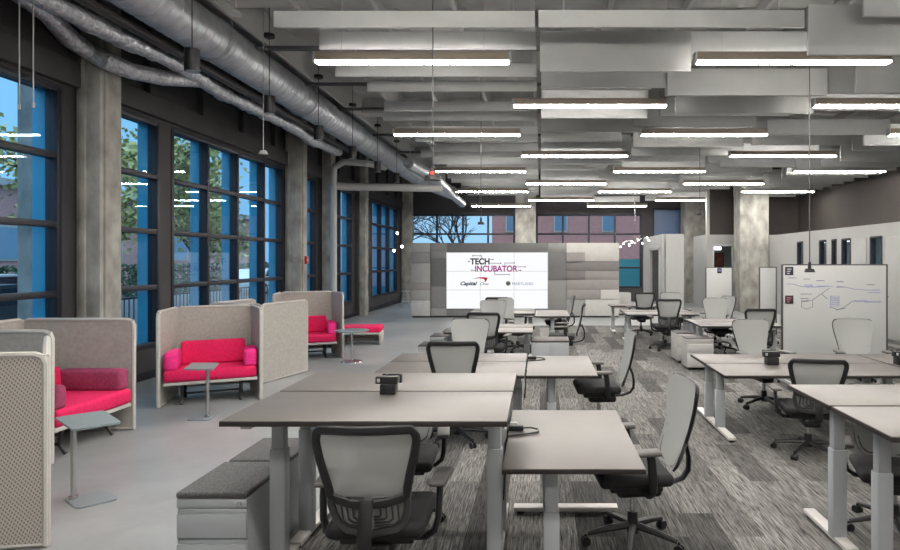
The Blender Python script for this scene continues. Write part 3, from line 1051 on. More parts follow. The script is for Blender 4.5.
def make_chair():
    t = thing('task_chair', 'x', 'chair', (0, 0, 0), 0, 'mesh back task chairs')
    # seat
    MB().box((0, .03, .455), (.5, .47, .075), .034, seg=4).build('seat', M['seat'], t)
    MB().box((0, .02, .40), (.38, .34, .05), .015).build('seat_pan', M['plastic'], t)
    MB().box((0, -.03, .345), (.16, .3, .09), .03, seg=3).cyl((-.14, .03, .36), (.14, .03, .36), .014, n=8).build('tilt_mechanism', M['plastic'], t)
    MB().cyl((0, 0, .2), (0, 0, .33), .022, n=14).build('gas_lift', M['chrome'], t)
    b = MB().cyl((0, 0, .07), (0, 0, .2), .04, .033, n=16)
    for k in range(5):
        a = R(18 + 72 * k)
        d = Vector((math.cos(a), math.sin(a), 0))
        b.tube([d * .02 + Vector((0, 0, .115)), d * .15 + Vector((0, 0, .1)), d * .30 + Vector((0, 0, .075))], .02, n=8, flat=(.024, .02), up=(0, 0, 1), radii=[1.15, 1, .72])
    b.build('star_base', M['plastic'], t)
    for k in range(5):
        a = R(18 + 72 * k)
        d = Vector((math.cos(a), math.sin(a), 0)); s = Vector((-d.y, d.x, 0))
        c = d * .31 + Vector((0, 0, .03))
        MB().cyl(c + s * .006, c + s * .024, .03, n=14).cyl(c - s * .024, c - s * .006, .03, n=14).cyl(c, c + Vector((0, 0, .045)), .009, n=8).build('caster', M['plastic'], t)
    # back: mesh sheet
    g = MB()
    zs = [.475, .49, .51, .54, .58, .62, .66, .70, .75, .80, .85, .90, .93, .95, .97, .985, .995, 1.0]
    nx = 12
    grid = []
    for z in zs:
        h = hwid(z)
        grid.append([g.bm.verts.new((h * (2 * i / nx - 1), by(h * (2 * i / nx - 1), z), z)) for i in range(nx + 1)])
    for a, c in zip(grid[:-1], grid[1:]):
        for i in range(nx):
            g.bm.faces.new((a[i], a[i + 1], c[i + 1], c[i]))
    back = g.build('backrest', M['mesh'], t)
    # upper black frame
    up = [(hwid(z) - .018, z) for z in (.665, .70, .75, .80, .85, .90, .93, .955, .972, .982)]
    loop = [(x, by(x, z) - .014, z) for x, z in up] + [(x, by(x, .985) - .014, .985) for x in (.15, .08, 0, -.08, -.15)] + [(-x, by(x, z) - .014, z) for x, z in up[::-1]]
    loop += [(x, by(x, .66) - .014, .66 - .03 * (1 - (x / .18) ** 2)) for x in (-.15, -.08, 0, .08, .15)]
    MB().tube(loop, .02, n=8, closed=True, flat=(.021, .012), up=(0, 1, 0)).build('back_frame', M['plastic'], t)
    lo = [(.184, .655), (.186, .62), (.178, .57), (.16, .52), (.12, .488)]
    loop = [(x, by(x, z) - .014, z) for x, z in lo] + [(0, by(0, .475) - .02, .472)] + [(-x, by(x, z) - .014, z) for x, z in lo[::-1]]
    MB().tube(loop, .018, n=8, flat=(.02, .013), up=(0, 1, 0)).build('lower_frame', M['lower_frame'], t)
    MB().tube([(0, -.12, .355), (0, -.25, .365), (0, -.335, .39), (0, -.375, .44), (0, -.378, .52), (0, -.36, .59), (0, by(0, .65) - .03, .655)], .02, n=8, flat=(.034, .014), up=(0, 1, 0)).build('spine', M['plastic'], t)
    lm = MB()
    for s in (-1, 1):
        for q in range(4):
            w0 = .035 + .028 * q; hh = .025 + .017 * q
            cx = .018
            loop = [(s * cx, z0) for z0 in ()]
            pts = [(s * cx, .585 + hh), (s * (cx + w0 * .75), .585 + hh), (s * (cx + w0), .585 + hh * .7), (s * (cx + w0), .585 - hh * .7), (s * (cx + w0 * .75), .585 - hh), (s * cx, .585 - hh)]
            lm.tube([(x, by(x, z) - .007, z) for x, z in pts], .005, n=5)
    lm.build('lumbar_support', M['lower_frame'], t)
    for s in (-1, 1):
        MB().box((s * .305, .03, .643), (.09, .25, .028), .013, rz=s * -.08, seg=3).build('armrest', M['arm_top'], t)
        MB().tube([(s * .305, -.03, .634), (s * .305, -.04, .58), (s * .3, -.05, .47), (s * .285, -.05, .41), (s * .24, -.045, .375), (s * .06, -.03, .365)], .02, n=8, flat=(.018, .028), up=(0, 1, 0)).build('arm_post', M['plastic'], t)
    return t


chair0 = make_chair()
first = [True]


def chair(x, y, deg, label, s=1.0):
    if first[0]:
        first[0] = False
        chair0.location = (x, y, 0); chair0.rotation_euler = (0, 0, R(deg)); chair0['label'] = label
        o = chair0
    else:
        o = dup(chair0, (x, y, 0), R(deg), label)
    return o


N, S_, W_, E_ = 0, 180, 90, -90      # facing +Y, -Y, -X, +X
chair(-.835, 3.2, 1, 'nearest task chair seen from behind, black framed, at the raised front desk').scale = (1, 1, 1.065)
chair(-1.0, 4.32, S_ + 4, 'task chair facing the camera, mostly hidden under the raised front desks').scale = (1, 1, .955)
chair(-.84, 6.13, N, 'black framed task chair seen from behind just past the raised front desks')
chair(-.93, 7.62, S_, 'pale mesh task chair facing camera behind the second block of left desks')
chair(-.81, 9.3, N - 6, 'black framed task chair seen from behind at third block of left desks')
chair(-.86, 11.3, S_ + 8, 'mesh task chair facing camera behind third block of left desks')
chair(-.9, 12.98, N, 'task chair seen from behind at the desks nearest the video wall')
chair(-.45, 12.12, S_ + 52, 'task chair turned aside in the gap before the desks nearest the video wall')
chair(.605, 3.92, W_ + 6, 'near task chair in side view at the right of the near return desk')
chair(.64, 6.5, W_ + 2, 'task chair in side view beside the second return desk')
chair(.42, 10.75, W_ - 4, 'task chair in side view beside the low grey cabinet')
chair(.38, 13.2, W_ + 3, 'far task chair in side view at the return desk nearest video wall')
chair(3.6, 12.0, S_, 'pale mesh task chair facing camera before the narrow left whiteboard')
chair(3.55, 10.0, N, 'black framed task chair seen from behind left of the large whiteboard')
chair(2.82, 7.55, S_ + 10, 'pale mesh task chair facing camera behind the right desks, left of whiteboard')
chair(4.1, 7.6, S_ - 6, 'pale mesh task chair facing camera right in front of the large whiteboard')
chair(2.57, 5.75, N - 10, 'black framed task chair seen from behind at the right desks').scale = (1, 1, .955)
chair(2.42, 4.1, S_ - 18, 'task chair mostly cut off behind the raised right front desk legs').scale = (1, 1, .92)
chair(2.58, 12.35, N, 'black framed task chair seen from behind at the far right desks')
chair(2.5, 14.85, N + 6, 'black framed task chair seen from behind at the farthest right desk row')
chair(3.15, 14.0, S_ + 5, 'pale task chair facing camera between the farthest right desk rows')
chair(3.75, 12.85, W_ + 20, 'task chair in side view at right end of far right desks')

# ------------------------------------------------------------------ sit-stand desks


def leg(parent, x, y, ztop, zsplit, foot=None, wx=.092, wy=.075):
    l = MB().span(x - wx / 2, x + wx / 2, y - wy / 2, y + wy / 2, .045, zsplit, .006).build('leg', M['leg'], parent)
    MB().span(x - wx * .41, x + wx * .41, y - wy * .41, y + wy * .41, zsplit, ztop, .005).build('inner_column', M['leg'], l)
    return l


def desk(label, x0, x1, y0, y1, z, gap_side, xinset=.1, zsplit=.45, legs=(True, True)):
    """gap_side: +1 = the neighbour stands behind (leg sits towards y1), -1 = towards y0"""
    cx, cy = (x0 + x1) / 2, (y0 + y1) / 2
    t = thing('standing_desk', label, 'desk', (cx, cy, 0), 0, 'height adjustable desks')
    w2, d2 = (x1 - x0) / 2, (y1 - y0) / 2
    m = MB().span(-w2, w2, -d2, d2, z - .03, z - .004, .003, mi=1)
    m.span(-w2 + .002, w2 - .002, -d2 + .002, d2 - .002, z - .006, z, .002, mi=0)
    m.build('tabletop', [M['top'], M['edge']], t)
    ly = (d2 - .2) * gap_side
    fr = MB().span(-w2 + .12, w2 - .12, ly - .035, ly + .035, z - .075, z - .03, .004)
    for sx in (-1, 1):
        fr.span(sx * (w2 - xinset) - .03, sx * (w2 - xinset) + .03, -d2 + .08, d2 - .05, z - .065, z - .03, .004)
    fr.build('frame', M['leg'], t)
    for sx in (-1, 1):
        x = sx * (w2 - xinset)
        leg(t, x, ly, z - .04, zsplit)
        f0, f1 = (ly - .42, d2 + .0) if gap_side > 0 else (-d2, ly + .42)
        MB().span(x - .04, x + .04, f0, f1 - .004, .03, .06, .005).build('foot', M['foot'], t)
        yg = f0 + .04 if gap_side > 0 else f1 - .04
        MB().cyl((x, yg, 0), (x, yg, .035), .028, n=14).build('glide', M['plastic'], t)
        yg = f1 - .05 if gap_side > 0 else f0 + .05
        MB().cyl((x, yg, 0), (x, yg, .035), .028, n=14).build('glide', M['plastic'], t)
    return t


def return_desk(label, x0, x1, y0, y1, z, xl=.0):
    cx, cy = (x0 + x1) / 2, (y0 + y1) / 2
    t = thing('return_desk', label, 'desk', (cx, cy, 0), 0, 'return desks')
    w2, d2 = (x1 - x0) / 2, (y1 - y0) / 2
    m = MB().span(-w2, w2, -d2, d2, z - .03, z - .004, .003, mi=1)
    m.span(-w2 + .002, w2 - .002, -d2 + .002, d2 - .002, z - .006, z, .002, mi=0)
    m.build('tabletop', [M['top'], M['edge']], t)
    fr = MB().span(xl - .04, xl + .04, -d2 + .25, d2 - .25, z - .075, z - .03, .004)
    for sy in (-1, 1):
        fr.span(-w2 + .1, w2 - .1, sy * (d2 - .22) - .03, sy * (d2 - .22) + .03, z - .065, z - .03, .004)
    fr.build('frame', M['leg'], t)
    for sy in (-1, 1):
        ly = sy * (d2 - .22)
        leg(t, xl, ly, z - .04, .38, wx=.092, wy=.075)
        MB().span(-w2 + .02, w2 - .02, ly - .04, ly + .04, .03, .06, .005).build('foot', M['foot'], t)
        for sx in (-1, 1):
            MB().cyl((sx * (w2 - .07), ly, 0), (sx * (w2 - .07), ly, .035), .028, n=14).build('glide', M['plastic'], t)
    return t


# left run, front block raised to standing height
desk('raised standing desk nearest the camera on the left', -1.655, -.17, 3.09, 3.785, 1.02, 1, zsplit=.73)
desk('raised standing desk directly behind the nearest left one', -1.655, -.17, 3.81, 4.41, 1.02, -1, zsplit=.73)
desk('left desk of the second block, front one, with chair tucked in', -1.70, -.155, 5.97, 6.785, .70, 1)
desk('left desk of the second block, rear one', -1.70, -.155, 6.81, 7.4, .70, -1)
desk('left desk of the third block, front one, beside three low pedestals', -1.54, -.12, 9.55, 10.2, .70, 1)
desk('left desk of the third block, rear one', -1.54, -.12, 10.225, 10.85, .70, -1)
desk('left desk of the block nearest the video wall, front one', -1.54, -.12, 12.9, 13.55, .70, 1)
desk('left desk of the block nearest the video wall, rear one', -1.54, -.12, 13.575, 14.2, .70, -1)
return_desk('nearest return desk with pale top and black cable at its corner', -.21, .585, 3.3, 4.6, .70, xl=-.12)
return_desk('second return desk with pale top beside side-view chair', -.14, .58, 5.97, 7.2, .70, xl=-.1)
return_desk('farthest return desk in front of the video wall', -.1, .62, 12.3, 13.8, .70, xl=0)
# right run
desk('right desk facing the near black framed chair, left one of front pair', 1.84, 3.85, 5.97, 6.665, .70, 1)
desk('right desk behind the near black framed chair desk, left one of rear pair', 1.84, 3.85, 6.69, 7.34, .70, -1)
desk('right desk running out of the frame, front one before whiteboard', 3.87, 5.88, 5.97, 6.665, .70, 1)
desk('right desk running out of the frame, rear one before whiteboard', 3.87, 5.88, 6.69, 7.34, .70, -1)
desk('raised right front desk, farther one of the pair', 1.79, 3.31, 3.715, 4.34, .95, -1, xinset=.15, zsplit=.62)
desk('raised right front desk, nearest one cut by the frame edge', 1.79, 3.31, 3.05, 3.69, .95, 1, xinset=.2, zsplit=.62)
desk('mid right desk behind the two pale pedestals, front one', 2.81, 4.33, 10.45, 11.1, .70, 1)
desk('mid right desk behind the two pale pedestals, rear one', 2.81, 4.33, 11.125, 11.75, .70, -1)
desk('far right desk with black framed chair in front', 1.85, 3.37, 12.65, 13.3, .70, 1)
desk('far right desk, rear one of the near pair', 1.85, 3.37, 13.325, 13.9, .70, -1)
desk('farthest right desk at the back of the carpet', 1.78, 3.3, 15.05, 15.7, .70, 1)


# desktop power units and cables
def power_unit(label, x, y, z, k=1.0):
    t = thing('power_unit', label, 'power unit', (x, y, z), 0, 'black desktop power units')
    t.scale = (k, k, k)
    MB().box((0, -.01, .032), (.095, .08, .064), .006).build('base', M['plastic'], t)
    MB().box((-.008, -.02, .088), (.135, .05, .045), .005).build('socket_box', M['plastic'], t)
    MB().box((-.055, -.047, .088), (.018, .006, .022), .002).build('socket', M['leg'], t)
    MB().span(-.055, .07, .045, .055, .1, .112, .002).span(.058, .07, .02, .055, .06, .112, .002).span(-.03, -.018, .02, .055, .02, .112, .002).build('bracket', M['plastic'], t)


power_unit('black power unit clamped between the two raised left desks', -.94, 3.74, 1.02)
power_unit('black power unit between the right desks beside the black framed chair', 2.55, 6.62, .70, 1.35)
power_unit('black power unit between the right desks at the frame edge', 3.98, 6.62, .70, 1.35)


def cable(label, x, y, z, s=1.0):
    t = thing('desk_cable', label, 'cable', (x, y, z), 0, 'black cables on return desks')
    MB().box((.02, 0, .018), (.1, .05, .034), .008).build('plug', M['plastic'], t)
    MB().box((.0, .05, .022), (.05, .04, .04), .006).build('adapter', M['cabinet_white'], t)
    MB().tube([(.07, 0, .018), (.12, .005, .018), (.165, -.01, .012), (.17, -.06, .008), (.11, -.1, .008), (.03, -.13, .008), (-.03, -.15, .006), (-.045, -.16, -.04), (-.05, -.16, -.3), (-.06, -.12, -.42)], .006, n=6).build('cord', M['plastic'], t)
    MB().tube([(-.03, .0, .012), (-.05, -.02, -.03), (-.055, -.05, -.3), (-.07, -.1, -.45)], .006, n=6).build('cord', M['plastic'], t)


cable('black plug and looped cable at corner of nearest return desk', -.18, 4.05, .70)
cable('black plug and looped cable at corner of second return desk', -.112, 6.95, .70)


# ------------------------------------------------------------------ pedestals
def pedestal(label, x0, x1, y0, y1, h, m, cushion=None, front=-1, split=(.62,)):
    t = thing('pedestal_cabinet', label, 'cabinet', ((x0 + x1) / 2, (y0 + y1) / 2, 0), 0, 'drawer pedestals')
    w2, d2 = (x1 - x0) / 2, (y1 - y0) / 2
    hc = h - (.035 if cushion else 0)
    MB().span(-w2 + .004, w2 - .004, -d2 + .02, d2, .05, hc, .005).build('body', m, t)
    if cushion:
        MB().span(-w2, w2, -d2, d2, hc, h, .012, seg=3).build('cushion', cushion, t)
    else:
        MB().span(-w2, w2, -d2 + .01, d2, hc, hc + .012, .004).build('top', M['edge'], t)
    z = .06
    zt = hc - .055
    MB().span(-w2 + .004, w2 - .004, -d2 + .004, -d2 + .022, zt + .004, hc - .003, .003).build('lock_rail', m, t)
    MB().cyl((w2 - .045, -d2 + .0, hc - .028), (w2 - .045, -d2 + .006, hc - .028), .012, n=12).build('lock', M['chrome'], t)
    zz = [z, z + (zt - z) * .58, zt]
    for a, b in zip(zz[:-1], zz[1:]):
        d = MB().span(-w2 + .006, w2 - .006, -d2 - .002, -d2 + .02, a + .004, b - .03, .006).build('drawer', m, t)
        MB().span(-w2 + .006, w2 - .006, -d2 + .008, -d2 + .02, b - .03, b - .003, .004).build('pull', m, d)
    for sx in (-1, 1):
        for sy in (-1, 1):
            MB().cyl((sx * (w2 - .05) - .01, sy * (d2 - .06), .026), (sx * (w2 - .05) + .01, sy * (d2 - .06), .026), .026, n=12).build('caster', M['plastic'], t)
    return t


pedestal('nearest silver pedestal with speckled cushion at the raised desk', -2.03, -1.63, 3.34, 3.86, .555, M['cabinet'], M['cushion_top'])
pedestal('silver pedestal with speckled cushion right behind the nearest one', -2.02, -1.64, 3.89, 4.38, .555, M['cabinet'], M['cushion_top'])
pedestal('nearest of three small pedestals at third block of left desks', -1.84, -1.45, 9.0, 9.5, .55, M['cabinet'])
pedestal('middle of three small pedestals at third block of left desks', -1.86, -1.56, 10.1, 10.6, .55, M['cabinet'])
pedestal('farthest of three small pedestals at third block of left desks', -1.76, -1.58, 10.8, 11.3, .55, M['cabinet'])
pedestal('pale pedestal with drawers at mid right desk, nearer of two', 2.45, 2.9, 10.0, 10.42, .53, M['cabinet_white'])
pedestal('pale pedestal at mid right desk, farther of two', 2.44, 2.75, 10.7, 11.2, .53, M['cabinet_white'])
t = thing('storage_cabinet', 'low grey cabinet beyond the second return desk', 'cabinet', (.16, 9.8, 0), 0)
MB().span(-.3, .3, -.28, .28, .04, .545, .006).build('body', M['cabinet'], t)
MB().span(-.31, .31, -.29, .29, .545, .565, .005).build('top', M['edge'], t)
MB().span(-.29, -.003, -.297, -.28, .06, .53, .004).build('door', M['cabinet'], t)
MB().span(.003, .29, -.297, -.28, .06, .53, .004).build('door', M['cabinet'], t)
MB().span(-.27, .27, -.25, .25, 0, .04).build('plinth', M['edge'], t, smooth=False)


# ------------------------------------------------------------------ lounge booths
def screen_panel(t, p0, p1, z0, z1, fabric=None, bulge=True):
    fabric = fabric or M['screen']
    pn = MB().panel(p0, p1, z0 + .02, z1 - .02, .028).build('screen_panel', fabric, t)
    a = Vector((p0[0], p0[1], 0)); b = Vector((p1[0], p1[1], 0))
    d = (b - a).normalized()
    r = .03
    pts = []
    for c, s in ((a, 1), (b, -1)):
        pass
    za, zb = z0 + .02, z1 - .02
    cr_ = .06
    loop = [a + d * cr_ + Vector((0, 0, zb)), b - d * cr_ + Vector((0, 0, zb)), b - d * cr_ * .3 + Vector((0, 0, zb - cr_ * .3)), b + Vector((0, 0, zb - cr_)), b + Vector((0, 0, za)), a + Vector((0, 0, za)), a + Vector((0, 0, zb - cr_)), a + d * cr_ * .3 + Vector((0, 0, zb - cr_ * .3))]
    nrm = Vector((-d.y, d.x, 0))
    MB().tube(loop, .02, n=8, closed=True, flat=(.022, .024), up=nrm).build('trim', M['screen_frame'], pn)
    return pn


def sofa_parts(t, w, dep, y0, seat_h=.46, arms=(True, True), arm_m=None, back_m=None, h_back=.76):
    """sofa with its front edge at local y0, open towards -Y"""
    arm_m = arm_m or M['pink_lit']; back_m = back_m or M['pink']
    w2 = w / 2
    MB().span(-w2, w2, y0, y0 + dep, .27, .31, .008).build('seat_rail', M['rail'], t)
    MB().span(-w2 + .01, w2 - .01, y0 - .02, y0 + dep - .05, .31, seat_h, .04, seg=4).build('seat_cushion', M['pink'], t)
    MB().box((0, y0 + dep - .1, (seat_h + h_back) / 2), (w - .3, .16, h_back - seat_h + .02), .04, rx=R(-6), seg=4).build('back_cushion', back_m, t)
    for s, on in zip((-1, 1), arms):
        if on:
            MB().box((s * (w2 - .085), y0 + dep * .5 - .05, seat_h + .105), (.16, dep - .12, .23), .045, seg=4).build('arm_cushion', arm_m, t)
    lg = MB()
    for sx in (-1, 1):
        x = sx * (w2 - .2)
        MB().tube([(x, y0 + .1, .27), (x, y0 + .12, .1), (x, y0 + .06, .02)], .018, n=8).tube([(x, y0 + dep - .1, .27), (x, y0 + dep - .12, .1), (x, y0 + dep - .06, .02)], .018, n=8).tube([(x, y0 + .12, .11), (x, y0 + dep - .12, .11)], .016, n=8).build('leg', M['plastic'], t)
    MB().tube([(-w2 + .2, y0 + dep * .5, .11), (w2 - .2, y0 + dep * .5, .11)], .014, n=8).build('stretcher', M['plastic'], t)


def booth(label, x, y, deg, w=1.16, wb_=.9, dep=.72, z1=1.22):
    t = thing('lounge_booth', label, 'sofa booth', (x, y, 0), R(deg), 'high screen sofa booths')
    w2, b2 = w / 2, wb_ / 2
    screen_panel(t, (-w2, 0), (-b2, dep), 0.0, z1)
    screen_panel(t, (-b2, dep), (b2, dep), 0.1, z1)
    screen_panel(t, (b2, dep), (w2, 0), 0.0, z1)
    return t


b2_ = booth('sofa booth with hot pink cushions and small table, facing camera between two columns', -4.22, 7.7, 25, w=1.16, wb_=.92, dep=.74)
sofa_parts(b2_, 1.07, .6, .0)
b3_ = booth('farther sofa booth with red pink cushions behind a beige screen', -4.27, 11.08, 24, w=1.2, wb_=.95, dep=.74, z1=1.24)
sofa_parts(b3_, 1.0, .64, .03)
# booth on the left, open towards the desks
b1_ = thing('lounge_booth', 'left sofa booth with pink cushion coloured in shade, seen from its side', 'sofa booth', (-4.42, 5.98, 0), R(90), 'high screen sofa booths')
screen_panel(b1_, (-.55, 0), (-.55, 1.2), 0, 1.22)
screen_panel(b1_, (-.55, 1.2), (.55, 1.2), 0, 1.22)
screen_panel(b1_, (.55, 1.2), (.55, 0), 0, 1.22)
sofa_parts(b1_, 1.02, .8, .0, seat_h=.47, arms=(True, True), arm_m=M['pink_shaded'], h_back=.72)
# screens seen from outside
t = thing('screen_booth', 'nearest beige booth screen with perforated fabric at the left edge', 'booth screen', (0, 0, 0), 0, 'high screen sofa booths')
screen_panel(t, (-4.1, 3.74), (-3.185, 3.87), 0, 1.26, M['woven'])
screen_panel(t, (-3.185, 3.87), (-3.88, 4.72), 0, 1.26)
screen_panel(t, (-4.1, 3.74), (-4.75, 4.55), 0, 1.26)
t = thing('screen_booth', 'beige booth screen back to back with the pink sofa booth', 'booth screen', (0, 0, 0), 0, 'high screen sofa booths')
screen_panel(t, (-4.15, 8.95), (-3.88, 9.98), 0, 1.2)
screen_panel(t, (-4.15, 8.95), (-5.05, 9.2), 0, 1.2)
screen_panel(t, (-5.05, 9.2), (-4.85, 10.2), 0, 1.2)
# bench
t = thing('bench_seat', 'low bench with red pink cushion on grey side panels by windows', 'bench', (-3.93, 13.3, 0), R(8))
MB().span(-.42, .42, -.3, .3, .27, .4, .035, seg=4).build('cushion', M['pink'], t)
MB().span(-.42, .42, -.29, .29, .23, .27, .005).build('seat_rail', M['rail'], t)
for sx in (-1, 1):
    MB().span(sx * .4 - .02, sx * .4 + .02, -.28, .28, 0, .23, .005).build('side_panel', M['screen'], t)
MB().span(-.38, .38, .2, .23, .02, .23, .004).build('rear_panel', M['screen'], t)


# ------------------------------------------------------------------ laptop tables
def laptop_table(label, corners, base, zt, pole):
    cx = sum(p[0] for p in base) / 4; cy = sum(p[1] for p in base) / 4
    t = thing('laptop_table', label, 'side table', (cx, cy, 0), 0, 'small laptop tables')

    def rounded(ps, r):
        out = []
        n = len(ps)
        for i in range(n):
            p = Vector(ps[i]); a = Vector(ps[i - 1]); b = Vector(ps[(i + 1) % n])
            da = (a - p).normalized(); db = (b - p).normalized()
            for s in range(5):
                u = s / 4
                out.append(p + da * r * (1 - u) ** 2 + db * r * u ** 2)
        return [(q.x - cx, q.y - cy) for q in out]
    tp = MB().prism(rounded(corners, .04), zt - .016, zt - .001).build('tabletop', [M['table_top']], t)
    MB().prism(rounded(base, .05), 0, .012).build('base', M['table_top'], t)
    px, py = pole[0] - cx, pole[1] - cy
    MB().cyl((px, py, .012), (px, py, zt - .016), .019, n=16).cyl((px, py, .012), (px, py, .03), .032, n=16).build('pole', M['chrome'], t)


laptop_table('small laptop table with grey top beside the left sofa booth', [(-3.77, 4.66), (-3.36, 4.32), (-3.16, 4.53), (-3.55, 4.88)],
             [(-3.68, 4.63), (-3.43, 4.44), (-3.245, 4.625), (-3.49, 4.81)], .63, (-3.60, 4.63))
laptop_table('small laptop table with pale top in front of the hot pink sofa booth', [(-4.03, 6.78), (-3.69, 6.77), (-3.85, 7.2), (-4.18, 7.2)],
             [(-4.06, 6.88), (-3.80, 6.9), (-3.87, 7.22), (-4.12, 7.22)], .62, (-3.89, 7.02))
t = thing('round_table', 'small round side table beside the farther sofa booth', 'side table', (-3.42, 10.9, 0))
MB().cyl((0, 0, .56), (0, 0, .578), .3, n=36).build('tabletop', M['table_top'], t)
MB().cyl((0, 0, .012), (0, 0, .56), .02, n=14).build('pole', M['chrome'], t)
MB().cyl((0, 0, 0), (0, 0, .014), .19, .18, n=32).build('base', M['chrome'], t)

# ------------------------------------------------------------------ outside
struct('ground_outside', MB().span(-90, 60, -40, 110, -.35, -.21), M['asphalt'], smooth=False)


def building(label, x0, x1, y0, y1, h, wins_x=None, wins_y=None, wm='white'):
    t = thing('brick_building', label, 'building', (x0, y0, -.2))
    MB().span(0, x1 - x0, 0, y1 - y0, 0, h).build('wall', M['brick'], t, smooth=False)
    MB().span(-.3, x1 - x0 + .3, -.3, y1 - y0 + .3, h, h + .4).build('roof', M['steel'], t, smooth=False)
    for (a, b, c, d) in wins_x or []:          # on the face turned to -Y
        f = MB().span(a - x0, b - x0, -.08, .02, c, d).build('window', M['board'], t, smooth=False)
        MB().span(a - x0 + .1, b - x0 - .1, -.1, -.05, c + .1, (c + d) / 2 - .05).span(a - x0 + .1, b - x0 - .1, -.1, -.05, (c + d) / 2 + .05, d - .1).build('pane', M['sash'], f, smooth=False)
    for (a, b, c, d) in wins_y or []:          # on the face turned to +X
        f = MB().span(x1 - x0 - .02, x1 - x0 + .08, a - y0, b - y0, c, d).build('window', M['steel'], t, smooth=False)
        MB().span(x1 - x0 + .05, x1 - x0 + .1, a - y0 + .12, b - y0 - .12, c + .12, d - .12).build('pane', M['sash'], f, smooth=False)
    return t


building('red brick building with white sash windows beyond the far windows', -3.2, 16, 40, 52, 9,
         wins_x=[(-2.3, -1.3, 3.9, 6.4), (.9, 1.85, 3.9, 6.4), (4.1, 5.05, 3.9, 6.4), (7.3, 8.3, 3.9, 6.4)])
building('low brick building across the street beyond the left windows', -42, -30, 30, 62, 6.2,
         wins_y=[(33, 35, 2, 4), (37, 39, 2, 4), (41, 43, 2, 4), (45, 47, 2, 4), (49, 51, 2, 4)])
building('brick building with dark windows outside the nearest left window', -36, -25, 14, 25, 4.6,
         wins_y=[(15, 17, 2.2, 3.6), (18.5, 20.5, 2.2, 3.6), (22, 24, 2.2, 3.6)])
tag(MB().span(-7.62, -7.2, 8.75, 9.02, -.2, 6).build('outdoor_pier', M['concrete']), 'grey concrete pier outside the nearest left window', 'pier')
tag(MB().span(5.0, 6.5, 29, 29.4, -.2, 1.2).span(2.2, 5.4, 31, 31.3, -.2, 1.9).build('outdoor_wall', mat('teal_panel', (70, 150, 160), .6)), 'teal boarded wall outside low in the far right window', 'outdoor wall')


def car(label, x, y, rz, paint):
    t = thing('car', label, 'car', (x, y, -.2), rz)
    prof = [(-2.2, .35), (-2.25, .7), (-2.1, .95), (-1.5, 1.05), (-1.0, 1.5), (.6, 1.52), (1.2, 1.05), (2.1, .9), (2.25, .6), (2.2, .35)]
    m = MB()
    a = [m.bm.verts.new((p[0], -.85, p[1])) for p in prof]; b = [m.bm.verts.new((p[0], .85, p[1])) for p in prof]
    m.bm.faces.new(a); m.bm.faces.new(b[::-1])
    for i in range(len(prof)):
        j = (i + 1) % len(prof)
        m.bm.faces.new((a[i], b[i], b[j], a[j]))
    m.build('body', paint, t)
    g = MB()
    for s in (-1, 1):
        g.quad([(-1.3, s * .86, 1.08), (1.0, s * .86, 1.08), (.52, s * .86, 1.44), (-.92, s * .86, 1.44)])
    g.build('window', M['car_glass'], t, smooth=False)
    for sx in (-1.4, 1.4):
        for sy in (-.8, .8):
            MB().cyl((sx, sy - .1, .33), (sx, sy + .1, .33), .33, n=20).cyl((sx, sy - .11, .33), (sx, sy + .11, .33), .18, n=16, mi=1).build('wheel', [M['tyre'], M['leg']], t)


car('white car parked outside the nearest left window', -20.3, 22.0, R(90), M['car_white'])
car('dark car parked closer outside the nearest left window', -12.2, 12.6, R(100), M['car_dark'])
car('white car parked outside the middle left windows', -17.2, 37.0, R(90), M['car_white'])


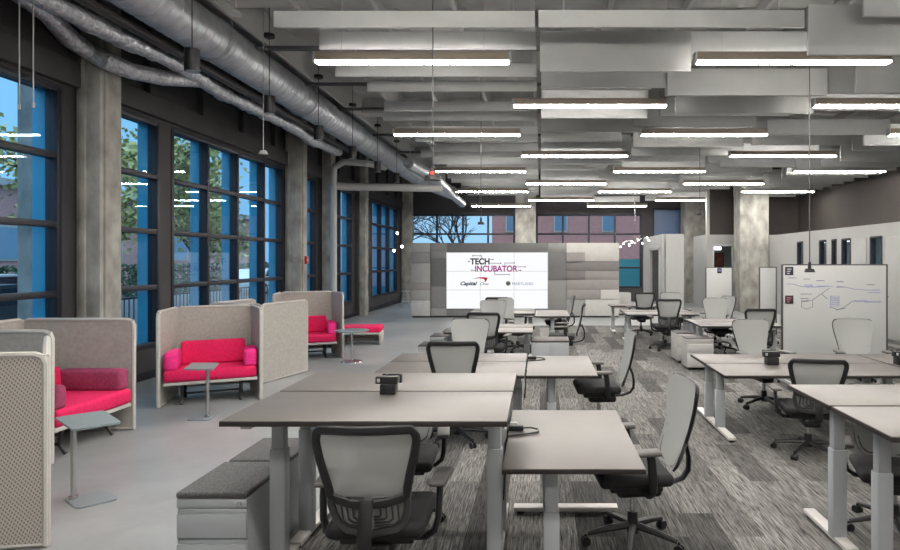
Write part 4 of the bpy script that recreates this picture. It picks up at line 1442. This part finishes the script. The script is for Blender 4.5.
def tree(label, x, y, h, leaves, seed, depth=5):
    rg = random.Random(seed)
    t = thing('tree', label, 'tree', (x, y, -.2))
    m = MB()
    tips = []

    def grow(p, d, L, r, dp):
        q = p + d * L
        mid = p + d * L * .5 + Vector((rg.uniform(-1, 1), rg.uniform(-1, 1), rg.uniform(-1, 1))) * L * .08
        m.tube([p, mid, q], r, n=5, radii=[1, .85, .7])
        if dp == 0:
            tips.append(q)
            return
        if dp < 3:
            tips.append(mid)
            tips.append(q)
        for k in range(3):
            a = rg.uniform(0, 2 * PI)
            nd = (d + Vector((math.cos(a), math.sin(a), rg.uniform(-.15, .35))) * rg.uniform(.5, .95)).normalized()
            grow(q if k else mid, nd, L * rg.uniform(.62, .82), max(.012, r * .6), dp - 1)

    grow(Vector((0, 0, 0)), Vector((0, 0, 1)), h * .27, h * .019, depth)
    m.build('trunk', M['bark'], t)
    if leaves:
        lm = MB()
        for p in tips:
            for k in range(leaves):
                c = p + Vector((rg.gauss(0, .38), rg.gauss(0, .38), rg.gauss(0, .33)))
                s = rg.uniform(.07, .15)
                u = Vector((rg.uniform(-1, 1), rg.uniform(-1, 1), rg.uniform(-1, 1))).normalized() * s
                v = u.orthogonal().normalized() * s * .6
                lm.quad([c - u, c + v, c + u, c - v])
        lm.build('foliage', M['leaf'], t, smooth=False)
    return t


tree('leafy street tree outside the wide left window, nearer one', -15.2, 21.0, 9.0, 12, 3)
tree('thinner street tree outside the wide left window, farther one', -16.5, 28.5, 9.0, 10, 5)
tree('bare branched tree outside the far window left of brick building', -4.6, 35.0, 8.5, 0, 11, 6)
tree('second bare tree outside the far window corner', -10.5, 41.0, 9.0, 0, 12, 6)
fn = MB()
for i in range(60):
    yy = 11.5 + i * .16
    fn.cyl((-9.3, yy, -.2), (-9.3, yy, 1.0), .012, n=6)
fn.span(-9.32, -9.28, 11.4, 21.2, .96, 1.0); fn.span(-9.32, -9.28, 11.4, 21.2, -.05, -.01)
tag(fn.build('railing', M['plastic']), 'black metal railing outside below the left windows', 'railing')
hg = MB()
rg = random.Random(4)
for i in range(5000):
    c = Vector((-23.0 + rg.gauss(0, .25), rg.uniform(24, 60), rg.uniform(-.2, 1.6)))
    s = rg.uniform(.08, .18)
    u = Vector((rg.uniform(-1, 1), rg.uniform(-1, 1), rg.uniform(-1, 1))).normalized() * s
    v = u.orthogonal().normalized() * s * .6
    hg.quad([c - u, c + v, c + u, c - v])
tag(hg.build('hedge', M['hedge'], smooth=False), 'low green hedge along the street outside left windows', 'hedge', kind='stuff')
